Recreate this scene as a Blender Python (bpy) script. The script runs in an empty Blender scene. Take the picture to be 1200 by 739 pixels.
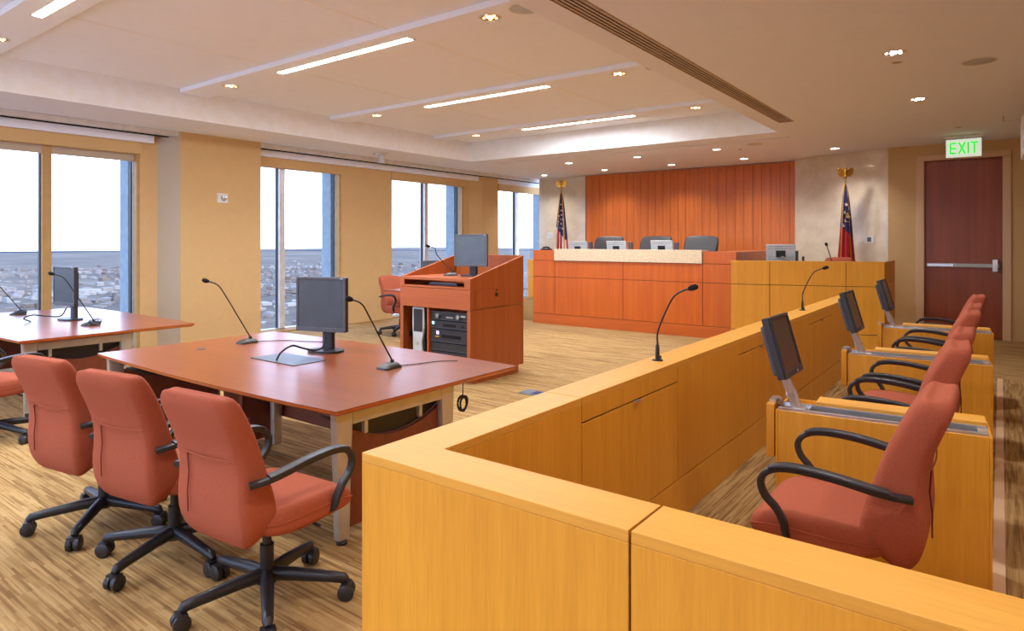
import bpy, math, random
from mathutils import Vector, Matrix
random.seed(7)
PI = math.pi
S = bpy.context.scene
COL = S.collection

# ------------------------------------------------------------------ camera
EYE = 1.62
cd = bpy.data.cameras.new('camera'); cam = bpy.data.objects.new('camera', cd); COL.objects.link(cam)
cam.location = (0, 0, EYE); cam.rotation_euler = (PI/2, 0, math.atan2(.6, .8))
cd.sensor_width = 36; cd.lens = 22.92; cd.shift_y = -0.0721; cd.clip_end = 60000; cd.clip_start = .05
S.camera = cam
S.view_settings.view_transform = 'Standard'; S.view_settings.look = 'None'
S.view_settings.gamma = 1; S.view_settings.use_curve_mapping = False
S.view_settings.exposure = 1.0

# ------------------------------------------------------------------ helpers: colour, nodes
def lin(c):
    return tuple(((v/255)/12.92 if v/255 <= .04045 else ((v/255+.055)/1.055)**2.4) for v in c)
def rgba(c): return (*lin(c), 1)

# ------------------------------------------------------------------ sky
W = bpy.data.worlds.new('world'); S.world = W; W.use_nodes = True
nt = W.node_tree; nt.nodes.clear()
def N(nt, t, **k):
    n = nt.nodes.new(t)
    for a, b in k.items(): setattr(n, a, b)
    return n
def ramp(nt, fac, stops):
    r = N(nt, 'ShaderNodeValToRGB'); e = r.color_ramp.elements
    while len(e) < len(stops): e.new(.5)
    for i, (p, c) in enumerate(stops): e[i].position = p; e[i].color = c
    nt.links.new(fac, r.inputs[0]); return r.outputs[0]
tc = N(nt, 'ShaderNodeTexCoord'); sep = N(nt, 'ShaderNodeSeparateXYZ'); nt.links.new(tc.outputs['Generated'], sep.inputs[0])
grad = ramp(nt, sep.outputs[2], [(0.0, rgba((206, 220, 250))), (.06, rgba((232, 238, 255))), (.2, rgba((196, 216, 255))), (.6, rgba((146, 186, 250)))])
mp = N(nt, 'ShaderNodeMapping'); mp.inputs['Scale'].default_value = (1.2, 1.2, 5.0); nt.links.new(tc.outputs['Generated'], mp.inputs[0])
nz = N(nt, 'ShaderNodeTexNoise'); nz.inputs['Scale'].default_value = 2.6; nz.inputs['Detail'].default_value = 6; nt.links.new(mp.outputs[0], nz.inputs['Vector'])
cl = ramp(nt, nz.outputs[0], [(.38, rgba((150, 166, 200))), (.60, (1, 1, 1, 1))])
mx = N(nt, 'ShaderNodeMix', data_type='RGBA', blend_type='MULTIPLY'); mx.inputs[0].default_value = .8
nt.links.new(grad, mx.inputs[6]); nt.links.new(cl, mx.inputs[7])
bg = N(nt, 'ShaderNodeBackground'); bg.inputs[1].default_value = 3.3; nt.links.new(mx.outputs[2], bg.inputs[0])
wo = N(nt, 'ShaderNodeOutputWorld'); nt.links.new(bg.outputs[0], wo.inputs[0])

LAMP = 0.82     # overall strength of the room's lamps
def light(kind, name, loc, energy, color, parent=None, rot=(0, 0, 0), **k):
    l = bpy.data.lights.new(name, kind); l.energy = energy*LAMP; l.color = lin(color)
    for a, b in k.items(): setattr(l, a, b)
    o = bpy.data.objects.new(name, l); COL.objects.link(o); o.location = loc; o.rotation_euler = rot
    if parent: o.parent = parent
    return o

# low winter sun from behind the building: lights the town outside only
_s = bpy.data.lights.new('sun', 'SUN'); _s.energy = 2.4; _s.angle = .01; _s.color = lin((255, 238, 214))
_so = bpy.data.objects.new('sun', _s); COL.objects.link(_so); _so.location = (0, 0, 30); _so.rotation_euler = (0, math.radians(58), math.radians(10))
# ------------------------------------------------------------------ materials
MATS = {}
def mat(name, c, rough=.5, metal=0., var=None, vscale=8, bump=0, bscale=200, coat=0, spec=.5, emit=None, es=1):
    m = bpy.data.materials.new(name); m.use_nodes = True; t = m.node_tree; b = t.nodes['Principled BSDF']
    b.inputs['Base Color'].default_value = rgba(c); b.inputs['Roughness'].default_value = rough
    b.inputs['Metallic'].default_value = metal; b.inputs['Coat Weight'].default_value = coat
    b.inputs['Specular IOR Level'].default_value = spec
    co = N(t, 'ShaderNodeTexCoord')
    n = N(t, 'ShaderNodeTexNoise'); n.inputs['Scale'].default_value = vscale; n.inputs['Detail'].default_value = 4
    t.links.new(co.outputs['Object'], n.inputs['Vector'])
    v = var or tuple(x*.93 for x in c)
    t.links.new(ramp(t, n.outputs[0], [(.35, rgba(v)), (.65, rgba(c))]), b.inputs['Base Color'])
    if bump:
        n2 = N(t, 'ShaderNodeTexNoise'); n2.inputs['Scale'].default_value = bscale; t.links.new(co.outputs['Object'], n2.inputs['Vector'])
        bp = N(t, 'ShaderNodeBump'); bp.inputs['Strength'].default_value = bump; bp.inputs['Distance'].default_value = .003
        t.links.new(n2.outputs[0], bp.inputs['Height']); t.links.new(bp.outputs[0], b.inputs['Normal'])
    if emit:
        b.inputs['Emission Color'].default_value = rgba(emit); b.inputs['Emission Strength'].default_value = es
    MATS[name] = m; return m

def wood(name, c1, c2, axis='z', rough=.35, coat=.2, f=1.0):
    m = bpy.data.materials.new(name); m.use_nodes = True; t = m.node_tree; b = t.nodes['Principled BSDF']
    co = N(t, 'ShaderNodeTexCoord'); mp = N(t, 'ShaderNodeMapping')
    s = {'z': (1, 1, .05), 'x': (.05, 1, 1), 'y': (1, .05, 1)}[axis]
    mp.inputs['Scale'].default_value = s; t.links.new(co.outputs['Object'], mp.inputs[0])
    a = N(t, 'ShaderNodeTexNoise'); a.inputs['Scale'].default_value = 14*f; a.inputs['Detail'].default_value = 5; a.inputs['Distortion'].default_value = .4
    d = N(t, 'ShaderNodeTexNoise'); d.inputs['Scale'].default_value = 110*f; d.inputs['Detail'].default_value = 2
    t.links.new(mp.outputs[0], a.inputs['Vector']); t.links.new(mp.outputs[0], d.inputs['Vector'])
    r1 = ramp(t, a.outputs[0], [(.3, rgba(c2)), (.7, rgba(c1))])
    r2 = ramp(t, d.outputs[0], [(.3, (.92, .92, .92, 1)), (.6, (1, 1, 1, 1))])
    x = N(t, 'ShaderNodeMix', data_type='RGBA', blend_type='MULTIPLY'); x.inputs[0].default_value = 1
    t.links.new(r1, x.inputs[6]); t.links.new(r2, x.inputs[7]); t.links.new(x.outputs[2], b.inputs['Base Color'])
    b.inputs['Roughness'].default_value = rough; b.inputs['Coat Weight'].default_value = coat; b.inputs['Coat Roughness'].default_value = .25
    MATS[name] = m; return m

def carpet(name, rot):
    m = bpy.data.materials.new(name); m.use_nodes = True; t = m.node_tree; b = t.nodes['Principled BSDF']
    co = N(t, 'ShaderNodeTexCoord'); mp = N(t, 'ShaderNodeMapping'); mp.inputs['Rotation'].default_value = (0, 0, rot)
    t.links.new(co.outputs['Object'], mp.inputs[0])
    def brick(w, h, off):
        k = N(t, 'ShaderNodeTexBrick'); k.inputs['Color1'].default_value = (0, 0, 0, 1); k.inputs['Color2'].default_value = (1, 1, 1, 1)
        k.inputs['Mortar'].default_value = (.35, .35, .35, 1); k.inputs['Scale'].default_value = 1; k.inputs['Mortar Size'].default_value = .0015
        k.inputs['Brick Width'].default_value = w; k.inputs['Row Height'].default_value = h; k.offset = off; k.offset_frequency = 3
        t.links.new(mp.outputs[0], k.inputs['Vector']); return k.outputs[0]
    m1 = N(t, 'ShaderNodeMapping'); m1.inputs['Scale'].default_value = (2.0, 58, 1); t.links.new(mp.outputs[0], m1.inputs[0])
    n1 = N(t, 'ShaderNodeTexNoise'); n1.inputs['Scale'].default_value = 1; n1.inputs['Detail'].default_value = 3; t.links.new(m1.outputs[0], n1.inputs['Vector'])
    def madd(a, b_, c):
        q = N(t, 'ShaderNodeMath', operation='MULTIPLY_ADD'); t.links.new(a, q.inputs[0]); q.inputs[1].default_value = b_
        if isinstance(c, (int, float)): q.inputs[2].default_value = c
        else: t.links.new(c, q.inputs[2])
        return q.outputs[0]
    v = madd(brick(.24, .0135, .37), .20, 0.0)
    v = madd(brick(.47, .0295, .43), .14, v)
    v = madd(n1.outputs[0], .64, v)
    c = ramp(t, v, [(.34, rgba((134, 100, 60))), (.45, rgba((164, 128, 78))), (.53, rgba((180, 145, 92))), (.68, rgba((192, 158, 106)))])
    fine = N(t, 'ShaderNodeTexNoise'); fine.inputs['Scale'].default_value = 420; t.links.new(co.outputs['Object'], fine.inputs['Vector'])
    fr = ramp(t, fine.outputs[0], [(.3, (.8, .8, .8, 1)), (.6, (1, 1, 1, 1))])
    x = N(t, 'ShaderNodeMix', data_type='RGBA', blend_type='MULTIPLY'); x.inputs[0].default_value = 1
    t.links.new(c, x.inputs[6]); t.links.new(fr, x.inputs[7]); t.links.new(x.outputs[2], b.inputs['Base Color'])
    bp = N(t, 'ShaderNodeBump'); bp.inputs['Strength'].default_value = .35; bp.inputs['Distance'].default_value = .004
    t.links.new(v, bp.inputs['Height']); t.links.new(bp.outputs[0], b.inputs['Normal'])
    b.inputs['Roughness'].default_value = .95; b.inputs['Specular IOR Level'].default_value = .15
    MATS[name] = m; return m

M = MATS
carpet('carpet', 0); carpet('carpet_turned', PI/2)
wood('maple', (232, 164, 50), (222, 152, 42), 'z', .45, .05)
wood('maple_x', (234, 170, 66), (226, 160, 56), 'x', .5, .0)
wood('maple_y', (234, 170, 66), (226, 160, 56), 'y', .5, .0)
wood('cherry', (204, 100, 14), (188, 84, 8), 'z', .38, .15)
wood('cherry_x', (200, 98, 28), (184, 84, 20), 'x', .34, .2)
wood('cherry_wall', (218, 116, 36), (198, 98, 24), 'z', .42, .1)
wood('lectern_wood', (182, 96, 44), (166, 82, 34), 'z', .4, .15)
wood('lectern_wood_x', (182, 94, 42), (168, 82, 34), 'x', .4, .15)
wood('table_wood', (150, 76, 32), (136, 66, 26), 'x', .28, .2)
wood('table_panel', (126, 62, 40), (108, 50, 30), 'x', .45, .1)
wood('table_edge', (200, 108, 44), (186, 92, 34), 'x', .35, .2)
wood('door_wood', (160, 78, 42), (138, 62, 30), 'z', .4, .1)
mat('ceiling_paint', (236, 239, 250), .9, var=(234, 237, 248))  # slight blue put into the paint to offset warm bounce light
mat('tray_paint', (242, 246, 255), .9, var=(240, 244, 253))  # bluish for the same reason: cancels warm bounce on the tray
mat('fascia_paint', (236, 234, 228), .9, var=(240, 240, 240))
mat('tan_paint', (208, 172, 118), .8, var=(205, 169, 115))
mat('beige_and_daylit_tan', (186, 170, 148), .8, var=(184, 168, 146))  # beige head rail; also bluish daylight on the tan pier side, painted in
mat('peach_paint', (222, 186, 146), .75, var=(220, 184, 144))
mat('frame_tan', (186, 146, 88), .5)
mat('window_metal', (226, 226, 224), .35, .3)
mat('gasket', (40, 52, 58), .5)
mat('outer_metal', (150, 164, 172), .8, 0)
mat('plaster', (222, 206, 178), .28, var=(206, 188, 158), vscale=3.5, bump=.12, bscale=9, coat=.4)
mat('stone', (226, 206, 172), .4, var=(208, 184, 146), vscale=40)
mat('fabric', (172, 90, 64), .9, var=(164, 84, 58), vscale=160, bump=.4, bscale=420, spec=.2)
mat('fabric_dark', (120, 44, 36), .9)
mat('black_plastic', (44, 42, 42), .42, bump=.05)
mat('black_metal', (34, 33, 35), .38)
mat('dark_gap', (30, 16, 10), .9)
mat('leather', (58, 54, 54), .5, bump=.2, bscale=90)
mat('monitor_black', (48, 48, 52), .4)
mat('monitor_grey', (84, 86, 92), .35)
mat('screen_grey', (78, 86, 94), .22, spec=.5)
mat('screen_brown', (66, 54, 48), .2, spec=.5)
mat('silver_plastic', (196, 198, 196), .4)
mat('silver', (196, 190, 178), .35, .5)
mat('chrome', (206, 206, 206), .2, .65)
mat('brass', (224, 176, 78), .25, 1.)
mat('gold_fringe', (226, 168, 30), .7)
mat('mic_base', (62, 54, 44), .45)
mat('foam', (26, 22, 20), 1., bump=.5, bscale=500)
mat('white_plastic', (226, 222, 214), .45)
mat('vent_wood', (176, 150, 120), .5)
mat('vent_slat', (196, 176, 160), .6)
mat('black_void', (10, 8, 8), 1.)
mat('flag_blue', (28, 34, 92), .7)
mat('flag_red', (186, 22, 44), .7)
mat('flag_white', (232, 226, 222), .7)
mat('exit_green', (30, 220, 60), .5, emit=(6, 215, 40), es=.55)
mat('exit_face', (226, 240, 226), .5, emit=(230, 245, 230), es=.3)
mat('lamp_white', (255, 246, 224), .5, emit=(255, 246, 224), es=9)
mat('lamp_warm', (255, 214, 150), .5, emit=(255, 206, 130), es=12)
mat('lamp_cool', (255, 250, 240), .5, emit=(255, 250, 240), es=14)
mat('led_blue', (120, 200, 255), .5, emit=(130, 205, 255), es=2)
mat('led_violet', (170, 140, 255), .5, emit=(170, 150, 255), es=2)
mat('reflector_gold', (230, 160, 90), .25, 1.)
mat('reflector_silver', (214, 210, 206), .2, 1.)
mat('hills', (62, 76, 102), 1.)  # blue of distant air haze put into the ridge colour
mat('pale_building', (150, 144, 138), .9, var=(92, 74, 62), vscale=.004)
def ground_mat():
    m = bpy.data.materials.new('land'); m.use_nodes = True; t = m.node_tree; b = t.nodes['Principled BSDF']
    co = N(t, 'ShaderNodeTexCoord')
    n = N(t, 'ShaderNodeTexNoise'); n.inputs['Scale'].default_value = .0011; n.inputs['Detail'].default_value = 8; n.inputs['Roughness'].default_value = .62
    t.links.new(co.outputs['Object'], n.inputs['Vector'])
    n2 = N(t, 'ShaderNodeTexNoise'); n2.inputs['Scale'].default_value = .02; n2.inputs['Detail'].default_value = 5; t.links.new(co.outputs['Object'], n2.inputs['Vector'])
    c = ramp(t, n.outputs[0], [(.3, rgba((60, 52, 36))), (.45, rgba((84, 68, 48))), (.58, rgba((98, 80, 60))), (.7, rgba((122, 106, 86)))])
    f = ramp(t, n2.outputs[0], [(.3, (.62, .62, .66, 1)), (.65, (1.0, 1, 1, 1))])
    x = N(t, 'ShaderNodeMix', data_type='RGBA', blend_type='MULTIPLY'); x.inputs[0].default_value = 1
    t.links.new(c, x.inputs[6]); t.links.new(f, x.inputs[7]); t.links.new(x.outputs[2], b.inputs['Base Color'])
    b.inputs['Roughness'].default_value = 1; MATS['land'] = m
ground_mat()
def glass_mat():
    m = bpy.data.materials.new('window_glass'); m.use_nodes = True; t = m.node_tree; t.nodes.clear()
    tr = N(t, 'ShaderNodeBsdfTransparent'); tr.inputs[0].default_value = (.95, .975, .975, 1)
    gl = N(t, 'ShaderNodeBsdfGlossy'); gl.inputs['Roughness'].default_value = .02
    fr = N(t, 'ShaderNodeFresnel'); fr.inputs[0].default_value = 1.3
    mxs = N(t, 'ShaderNodeMixShader'); o = N(t, 'ShaderNodeOutputMaterial')
    ge = N(t, 'ShaderNodeNewGeometry'); iv = N(t, 'ShaderNodeMath', operation='SUBTRACT'); iv.inputs[0].default_value = 1; t.links.new(ge.outputs['Backfacing'], iv.inputs[1])
    ml = N(t, 'ShaderNodeMath', operation='MULTIPLY'); t.links.new(fr.outputs[0], ml.inputs[0]); t.links.new(iv.outputs[0], ml.inputs[1]); t.links.new(ml.outputs[0], mxs.inputs[0]); t.links.new(tr.outputs[0], mxs.inputs[1]); t.links.new(gl.outputs[0], mxs.inputs[2]); t.links.new(mxs.outputs[0], o.inputs[0])
    MATS['window_glass'] = m
glass_mat()

# ------------------------------------------------------------------ mesh builder
def rring(hw, ht, r, n=4):
    """rounded rectangle outline (2-D), half sizes hw, ht"""
    r = min(r, hw*.999, ht*.999); o = []
    for cx, cy, a0 in ((hw-r, ht-r, 0), (-hw+r, ht-r, PI/2), (-hw+r, -ht+r, PI), (hw-r, -ht+r, 1.5*PI)):
        for i in range(n+1):
            a = a0 + PI/2*i/n; o.append((cx+r*math.cos(a), cy+r*math.sin(a)))
    return o
class MB:
    def __init__(s): s.v = []; s.f = []; s.mi = []; s.cur = 0
    def add(s, vs, fs):
        k = len(s.v); s.v += [tuple(v) for v in vs]
        for f in fs: s.f.append([i+k for i in f]); s.mi.append(s.cur)
        return s
    def box(s, x0, x1, y0, y1, z0, z1, rot=None, piv=None):
        vs = [Vector((x, y, z)) for z in (z0, z1) for x, y in ((x0, y0), (x1, y0), (x1, y1), (x0, y1))]
        if rot is not None:
            p = Vector(piv) if piv is not None else Vector(((x0+x1)/2, (y0+y1)/2, (z0+z1)/2))
            vs = [p + rot @ (v-p) for v in vs]
        return s.add(vs, [(3, 2, 1, 0), (4, 5, 6, 7), (0, 1, 5, 4), (1, 2, 6, 5), (2, 3, 7, 6), (3, 0, 4, 7)])
    def loft(s, rings, cap=True):
        n = len(rings[0]); vs = [p for r in rings for p in r]; fs = []
        for i in range(len(rings)-1):
            for j in range(n):
                fs.append((i*n+j, i*n+(j+1) % n, (i+1)*n+(j+1) % n, (i+1)*n+j))
        if cap: fs.append(tuple(range(n))[::-1]); fs.append(tuple((len(rings)-1)*n+j for j in range(n)))
        return s.add(vs, fs)
    def tube(s, pts, r, n=10, side=None, flat=1.):
        pts = [Vector(p) for p in pts]; R = r if isinstance(r, (list, tuple)) else [r]*len(pts)
        rings = []; u = None
        for i, p in enumerate(pts):
            t = (pts[min(i+1, len(pts)-1)] - pts[max(i-1, 0)]).normalized()
            if side is not None: u = (Vector(side) - t*Vector(side).dot(t)).normalized()
            elif u is None:
                a = Vector((0, 0, 1)) if abs(t.z) < .9 else Vector((1, 0, 0)); u = t.cross(a).normalized()
            else: u = (u - t*u.dot(t)).normalized()
            w = t.cross(u)
            rings.append([p + u*math.cos(2*PI*k/n)*R[i] + w*math.sin(2*PI*k/n)*R[i]*flat for k in range(n)])
        return s.loft(rings)
    def sweep(s, pts, side, hw, ht, r=.004):
        pts = [Vector(p) for p in pts]; rings = []
        for i, p in enumerate(pts):
            t = (pts[min(i+1, len(pts)-1)] - pts[max(i-1, 0)]).normalized()
            u = (Vector(side) - t*Vector(side).dot(t)).normalized(); w = t.cross(u)
            rings.append([p + u*a + w*b for a, b in rring(hw, ht, r, 2)])
        return s.loft(rings)
    def cyl(s, p0, p1, r, n=16, r2=None): return s.tube([p0, p1], [r, r if r2 is None else r2], n)
    def lathe(s, prof, c=(0, 0, 0), n=20, cap=True):
        return s.loft([[(c[0]+r*math.cos(2*PI*k/n), c[1]+r*math.sin(2*PI*k/n), c[2]+z) for k in range(n)] for r, z in prof], cap)
    def prism(s, poly, z0, z1):
        return s.loft([[(x, y, z0) for x, y in poly], [(x, y, z1) for x, y in poly]])
    def build(s, name, m, parent=None, smooth=False, bevel=0, sub=0):
        me = bpy.data.meshes.new(name); me.from_pydata(s.v, [], s.f); me.update()
        for q in (m if isinstance(m, list) else [m]): me.materials.append(M[q])
        if isinstance(m, list): me.polygons.foreach_set('material_index', s.mi)
        if smooth:
            me.polygons.foreach_set('use_smooth', [True]*len(me.polygons))
            try: me.set_sharp_from_angle(angle=math.radians(42)) if not sub else None
            except Exception: pass
        o = bpy.data.objects.new(name, me); COL.objects.link(o)
        if parent is not None: o.parent = parent
        if bevel:
            b = o.modifiers.new('bevel', 'BEVEL'); b.width = bevel; b.segments = 2; b.limit_method = 'ANGLE'
        if sub:
            b = o.modifiers.new('sub', 'SUBSURF'); b.levels = sub; b.render_levels = sub
        return o
def tag(o, label, cat, group=None, kind=None):
    o['label'] = label; o['category'] = cat
    if group: o['group'] = group
    if kind: o['kind'] = kind
    return o
def thing(name, label, cat, loc=(0, 0, 0), rz=0, group=None):
    o = bpy.data.objects.new(name, None); COL.objects.link(o); o.location = loc; o.rotation_euler = (0, 0, rz)
    o.empty_display_size = .1
    return tag(o, label, cat, group)
def struct(o, label, cat): o['kind'] = 'structure'; return tag(o, label, cat)
def part(name, m, parent, x0, x1, y0, y1, z0, z1, bevel=.0015):
    return MB().box(x0, x1, y0, y1, z0, z1).build(name, m, parent, bevel=bevel)
KIDS = {}
def copy_tree(o, parent=None):
    c = o.copy(); COL.objects.link(c)
    if parent is not None: c.parent = parent
    for ch in list(o.children): copy_tree(ch, c)
    return c
def put(proto, used, loc, rz, label, group=None):
    o = copy_tree(proto) if used else proto
    o.location = loc; o.rotation_euler = (0, 0, rz); o['label'] = label
    if group: o['group'] = group
    return o
def catmull(P, n=6):
    P = [Vector(p) for p in P]; out = []
    Q = [P[0]] + P + [P[-1]]
    for i in range(1, len(Q)-2):
        a, b, c, d = Q[i-1:i+3]
        for k in range(n):
            t = k/n
            out.append(.5*((2*b) + (c-a)*t + (2*a-5*b+4*c-d)*t*t + (3*b-a-3*c+d)*t**3))
    out.append(P[-1]); return out

# ================================================================== SETTING
ZC = 3.30; ZT = 3.70; ZB = 3.64
# --- floor
struct(MB().box(-10.7, -1.72, -3, 15.8, -.1, 0).box(-1.72, 2.3, 9.6, 15.8, -.1, 0).build('floor', 'carpet'), 'tan striped carpet across the open courtroom floor', 'floor')
f2 = struct(MB().box(-1.72, 2.3, -3, 9.6, -.1, 0).build('floor', 'carpet_turned'), 'tan striped carpet inside the jury box and aisle, stripes running lengthwise', 'floor')
struct(MB().box(-.034, .018, 1.7, 9.6, 0, .006).build('trim_1', 'peach_paint'), 'thin pale strip along the carpet beside the jury desks', 'trim')
# --- ceiling
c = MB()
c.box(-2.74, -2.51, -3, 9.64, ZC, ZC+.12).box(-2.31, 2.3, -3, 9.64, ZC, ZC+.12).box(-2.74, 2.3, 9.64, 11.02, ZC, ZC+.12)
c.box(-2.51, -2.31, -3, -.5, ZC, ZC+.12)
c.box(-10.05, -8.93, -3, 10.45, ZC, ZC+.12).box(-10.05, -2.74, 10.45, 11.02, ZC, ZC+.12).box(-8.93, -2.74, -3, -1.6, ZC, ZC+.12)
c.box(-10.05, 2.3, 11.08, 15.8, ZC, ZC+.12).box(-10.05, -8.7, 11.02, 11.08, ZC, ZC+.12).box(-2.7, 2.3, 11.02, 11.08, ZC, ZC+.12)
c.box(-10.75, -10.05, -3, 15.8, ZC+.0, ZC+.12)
ce = struct(c.build('ceiling', 'ceiling_paint'), 'white plaster ceiling around the raised tray, tinted blue against warm bounce', 'ceiling')
MB().box(-8.7, -2.7, 11.02, 11.08, ZC+.06, ZC+.1).build('slot_backing', 'vent_slat', ce)
MB().box(-8.93, -2.74, -1.6, 10.45, ZT, ZT+.1).build('tray_panel', 'tray_paint', ce)
f = MB()
f.box(-9.0, -8.93, -1.6, 10.52, ZC+.12, ZT+.1).box(-9.0, -8.929, -1.6, 10.45, ZC+.001, ZC+.12)
f.box(-8.93, -2.74, 10.45, 10.52, ZC+.12, ZT+.1).box(-8.93, -2.74, 10.449, 10.46, ZC+.001, ZC+.12)
f.box(-2.74, -2.67, -1.6, 10.45, ZC+.12, ZT+.1).box(-8.93, -2.74, -1.67, -1.6, ZC+.12, ZT+.1)
f.build('tray_fascia', 'fascia_paint', ce)
BY = [4.58, 7.05, 9.53, 2.12, -.35]
for y in BY:
    MB().box(-8.925, -2.745, y-.2, y+.2, ZB, ZT).build('ceiling_beam', 'tray_paint', ce, bevel=.004)
for x0 in (-6.9, -4.8):      # plaster board joints in the tray
    MB().box(x0-.012, x0+.012, -1.6, 10.45, ZT-.002, ZT).build('panel_joint', 'fascia_paint', ce)
MB().box(.02, .9, 11.4, 11.415, ZC-.002, ZC).box(.02, .035, 10.9, 11.4, ZC-.002, ZC).build('access_panel_joint', 'vent_slat', ce)
# light lip and dark slot along the window wall
l = MB(); l.box(-10.16, -10.05, -3, 4.92, 3.225, ZC).box(-10.16, -10.05, 6.29, 15.6, 3.225, ZC)
struct(l.build('trim_2', 'white_plastic', bevel=.01), 'white blind track along the ceiling above the windows', 'trim')
l = MB(); l.box(-10.2, -10.165, -3, 4.92, 3.21, ZC).box(-10.2, -10.165, 6.29, 15.6, 3.21, ZC)
struct(l.build('trim_3', 'black_void'), 'thin dark slot behind the white blind track', 'trim')
l = MB(); l.box(-10.36, -10.2, -3, 4.62, 3.10, ZC).box(-10.36, -10.2, 6.29, 15.6, 3.10, ZC)
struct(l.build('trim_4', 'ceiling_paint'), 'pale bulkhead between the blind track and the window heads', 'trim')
# return air grille
g = thing('ceiling_grille', 'long dark slatted air grille along the right edge of the ceiling tray', 'vent', (-2.41, 4.57, ZC))
MB().box(-.098, .098, -5.05, 5.06, .05, .06).build('backing', 'black_void', g)
for i in range(5):
    x = -.075+i*.036
    MB().box(x-.009, x+.009, -5.05, 5.06, .0, .007).build('slat', 'vent_slat', g)
MB().box(.088, .1, -5.05, 5.06, -.006, .03).box(-.1, -.09, -5.05, 5.06, -.004, .03).box(-.1, .1, 5.05, 5.07, -.004, .03).build('frame', 'vent_wood', g)
struct(MB().box(-10.9, 2.5, -3.3, 15.9, 4.0, 4.2).build('light_block_deck', 'ceiling_paint'), 'unseen deck added above the ceiling against sun leaks', 'ceiling')  # unseen slab added to keep sun from leaking through ceiling slots
# --- left (window) wall
XW = -10.30
wins = [(-.2, 4.46, [1.0, 2.15, 3.30]), (5.75, 8.18, [6.93]), (9.5, 11.8, [10.62]), (13.15, 15.5, [14.1]), (-2.8, -.6, [-1.7])]  # last entry is an unseen window added for more neutral daylight
w = MB(); ys = -3
for a, b, _ in sorted(wins):
    w.box(-10.7, XW, ys, a, 0, 3.3); ys = b
    w.box(-10.7, XW, a, b, 3.1, 3.3)
w.box(-10.7, XW, ys, 15.8, 0, 3.3)
struct(w.build('wall_left', 'tan_paint'), 'tan painted window wall', 'wall')
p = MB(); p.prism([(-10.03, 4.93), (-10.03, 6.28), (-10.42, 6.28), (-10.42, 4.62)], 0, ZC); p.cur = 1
p.prism([(-10.031, 4.927), (-10.425, 4.612), (-10.425, 4.66), (-10.06, 4.95)], 0, ZC-.001)  # splayed side: bluish daylight put into its colour
struct(p.build('trim_5', ['tan_paint', 'beige_and_daylit_tan']), 'wide tan pier between the two left windows, its splayed side coloured for bluish daylight', 'pier')
p = MB(); p.prism([(-10.301, 12.0), (-10.16, 12.35), (-10.16, 12.95), (-10.301, 12.95)], 0, 3.21)
struct(p.build('trim_6', 'tan_paint'), 'narrow tan pier before the last window', 'pier')
struct(MB().box(-10.299, -10.285, 8.18, 9.5, 0, .09).box(-10.299, -10.285, 11.8, 12.1, 0, .09).box(-10.3, -10.145, 12.35, 12.97, 0, .09).box(-10.03, -10.015, 4.93, 6.28, 0, .09).build('baseboard_left', 'tan_paint', bevel=.003), 'low tan base strip along the window wall', 'baseboard')
GX = -10.47
wl = ['tall window at the left edge looking over the pale suburbs', 'tall narrow window just right of the wide tan pier', 'tall window behind the lectern', 'far window next to the stone wall and flag', 'unseen window added in the left wall behind the viewer for daylight']
for i, (a, b, mul) in enumerate(wins):
    e = thing('window_%d' % (i+1), wl[i], 'window', (GX, a, 0)); e['kind'] = 'structure'
    L = b-a; z0, z1 = .03, 3.1
    fr = MB().box(-.05, .05, 0, L, 0, .06).box(-.05, .05, 0, .05, .06, z1).box(-.05, .05, L-.05, L, .06, z1).box(-.05, .05, .05, L-.05, z1-.12, z1)
    fr.build('frame', 'window_metal', e, bevel=.003)
    edges = [0]+[m-a for m in mul]+[L]
    for m in mul:
        q = m-a
        MB().box(-.06, .09, q-.055, q+.055, .06, z1-.12).build('mullion', 'frame_tan' if i == 0 else 'window_metal', e, bevel=.003)
    for j in range(len(edges)-1):
        y0, y1 = edges[j]+.055, edges[j+1]-.055
        pn = MB().box(-.004, .004, y0, y1, .06, z1-.12).build('pane', 'window_glass', e)
        MB().box(-.03, .03, y1-.014, y1-.001, .06, z1-.12).build('gasket', 'gasket', e)
    MB().box(.052, .17, -.0, L, 0, .03).build('sill', 'frame_tan', e)
    MB().box(.06, .2, -.02, L+.02, 2.93, 3.1).build('blind_fascia', 'tan_paint', e, bevel=.004)
    if i == 0: MB().box(.055, .08, 0, L, 2.82, 2.93).build('head_rail', 'beige_and_daylit_tan', e)
    MB().box(.05, .16, L-.045, L, .03, 2.93).build('jamb_lining', 'frame_tan', e)
    MB().box(-.36, -.08, L-.06, L+.9, -1, 5).build('outer_fin', 'outer_metal', e)
# --- back walls
struct(MB().box(-9.9, -2.95, 14.42, 14.6, 0, ZC).build('wall_back', 'plaster'), 'cream polished plaster wall behind the bench', 'wall')
a0, a1 = Vector((-3.36, 14.1, 0)), Vector((-1.62, 13.4, 0)); dv = (a1-a0).normalized(); nv = Vector((-dv.y, dv.x, 0))
struct(MB().prism([(a0.x, a0.y), (a1.x, a1.y), (a1.x, a1.y+.15), (a0.x, a0.y+.3)], 0, ZC).build('wall_back_angled', 'plaster'), 'cream polished plaster wall angled behind the right flag', 'wall')
w = MB().box(-1.62, -1.12, 13.4, 13.6, 0, ZC).box(.07, 2.3, 13.4, 13.6, 0, ZC).box(-1.12, .07, 13.4, 13.6, 3.08, ZC).box(-1.12, .07, 13.53, 13.6, 0, 3.08)
struct(w.build('wall_door', 'tan_paint'), 'tan wall around the door', 'wall')
struct(MB().box(2.2, 2.3, -3, 13.4, 0, ZC).build('wall_right', 'peach_paint'), 'peach side wall at the right', 'wall')
FW = [(-9.3, -6.9), (-6.1, -3.7), (-2.9, -.5)]  # unseen windows added to light the rail front and chair backs
wf = MB(); xs_ = -10.7
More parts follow.
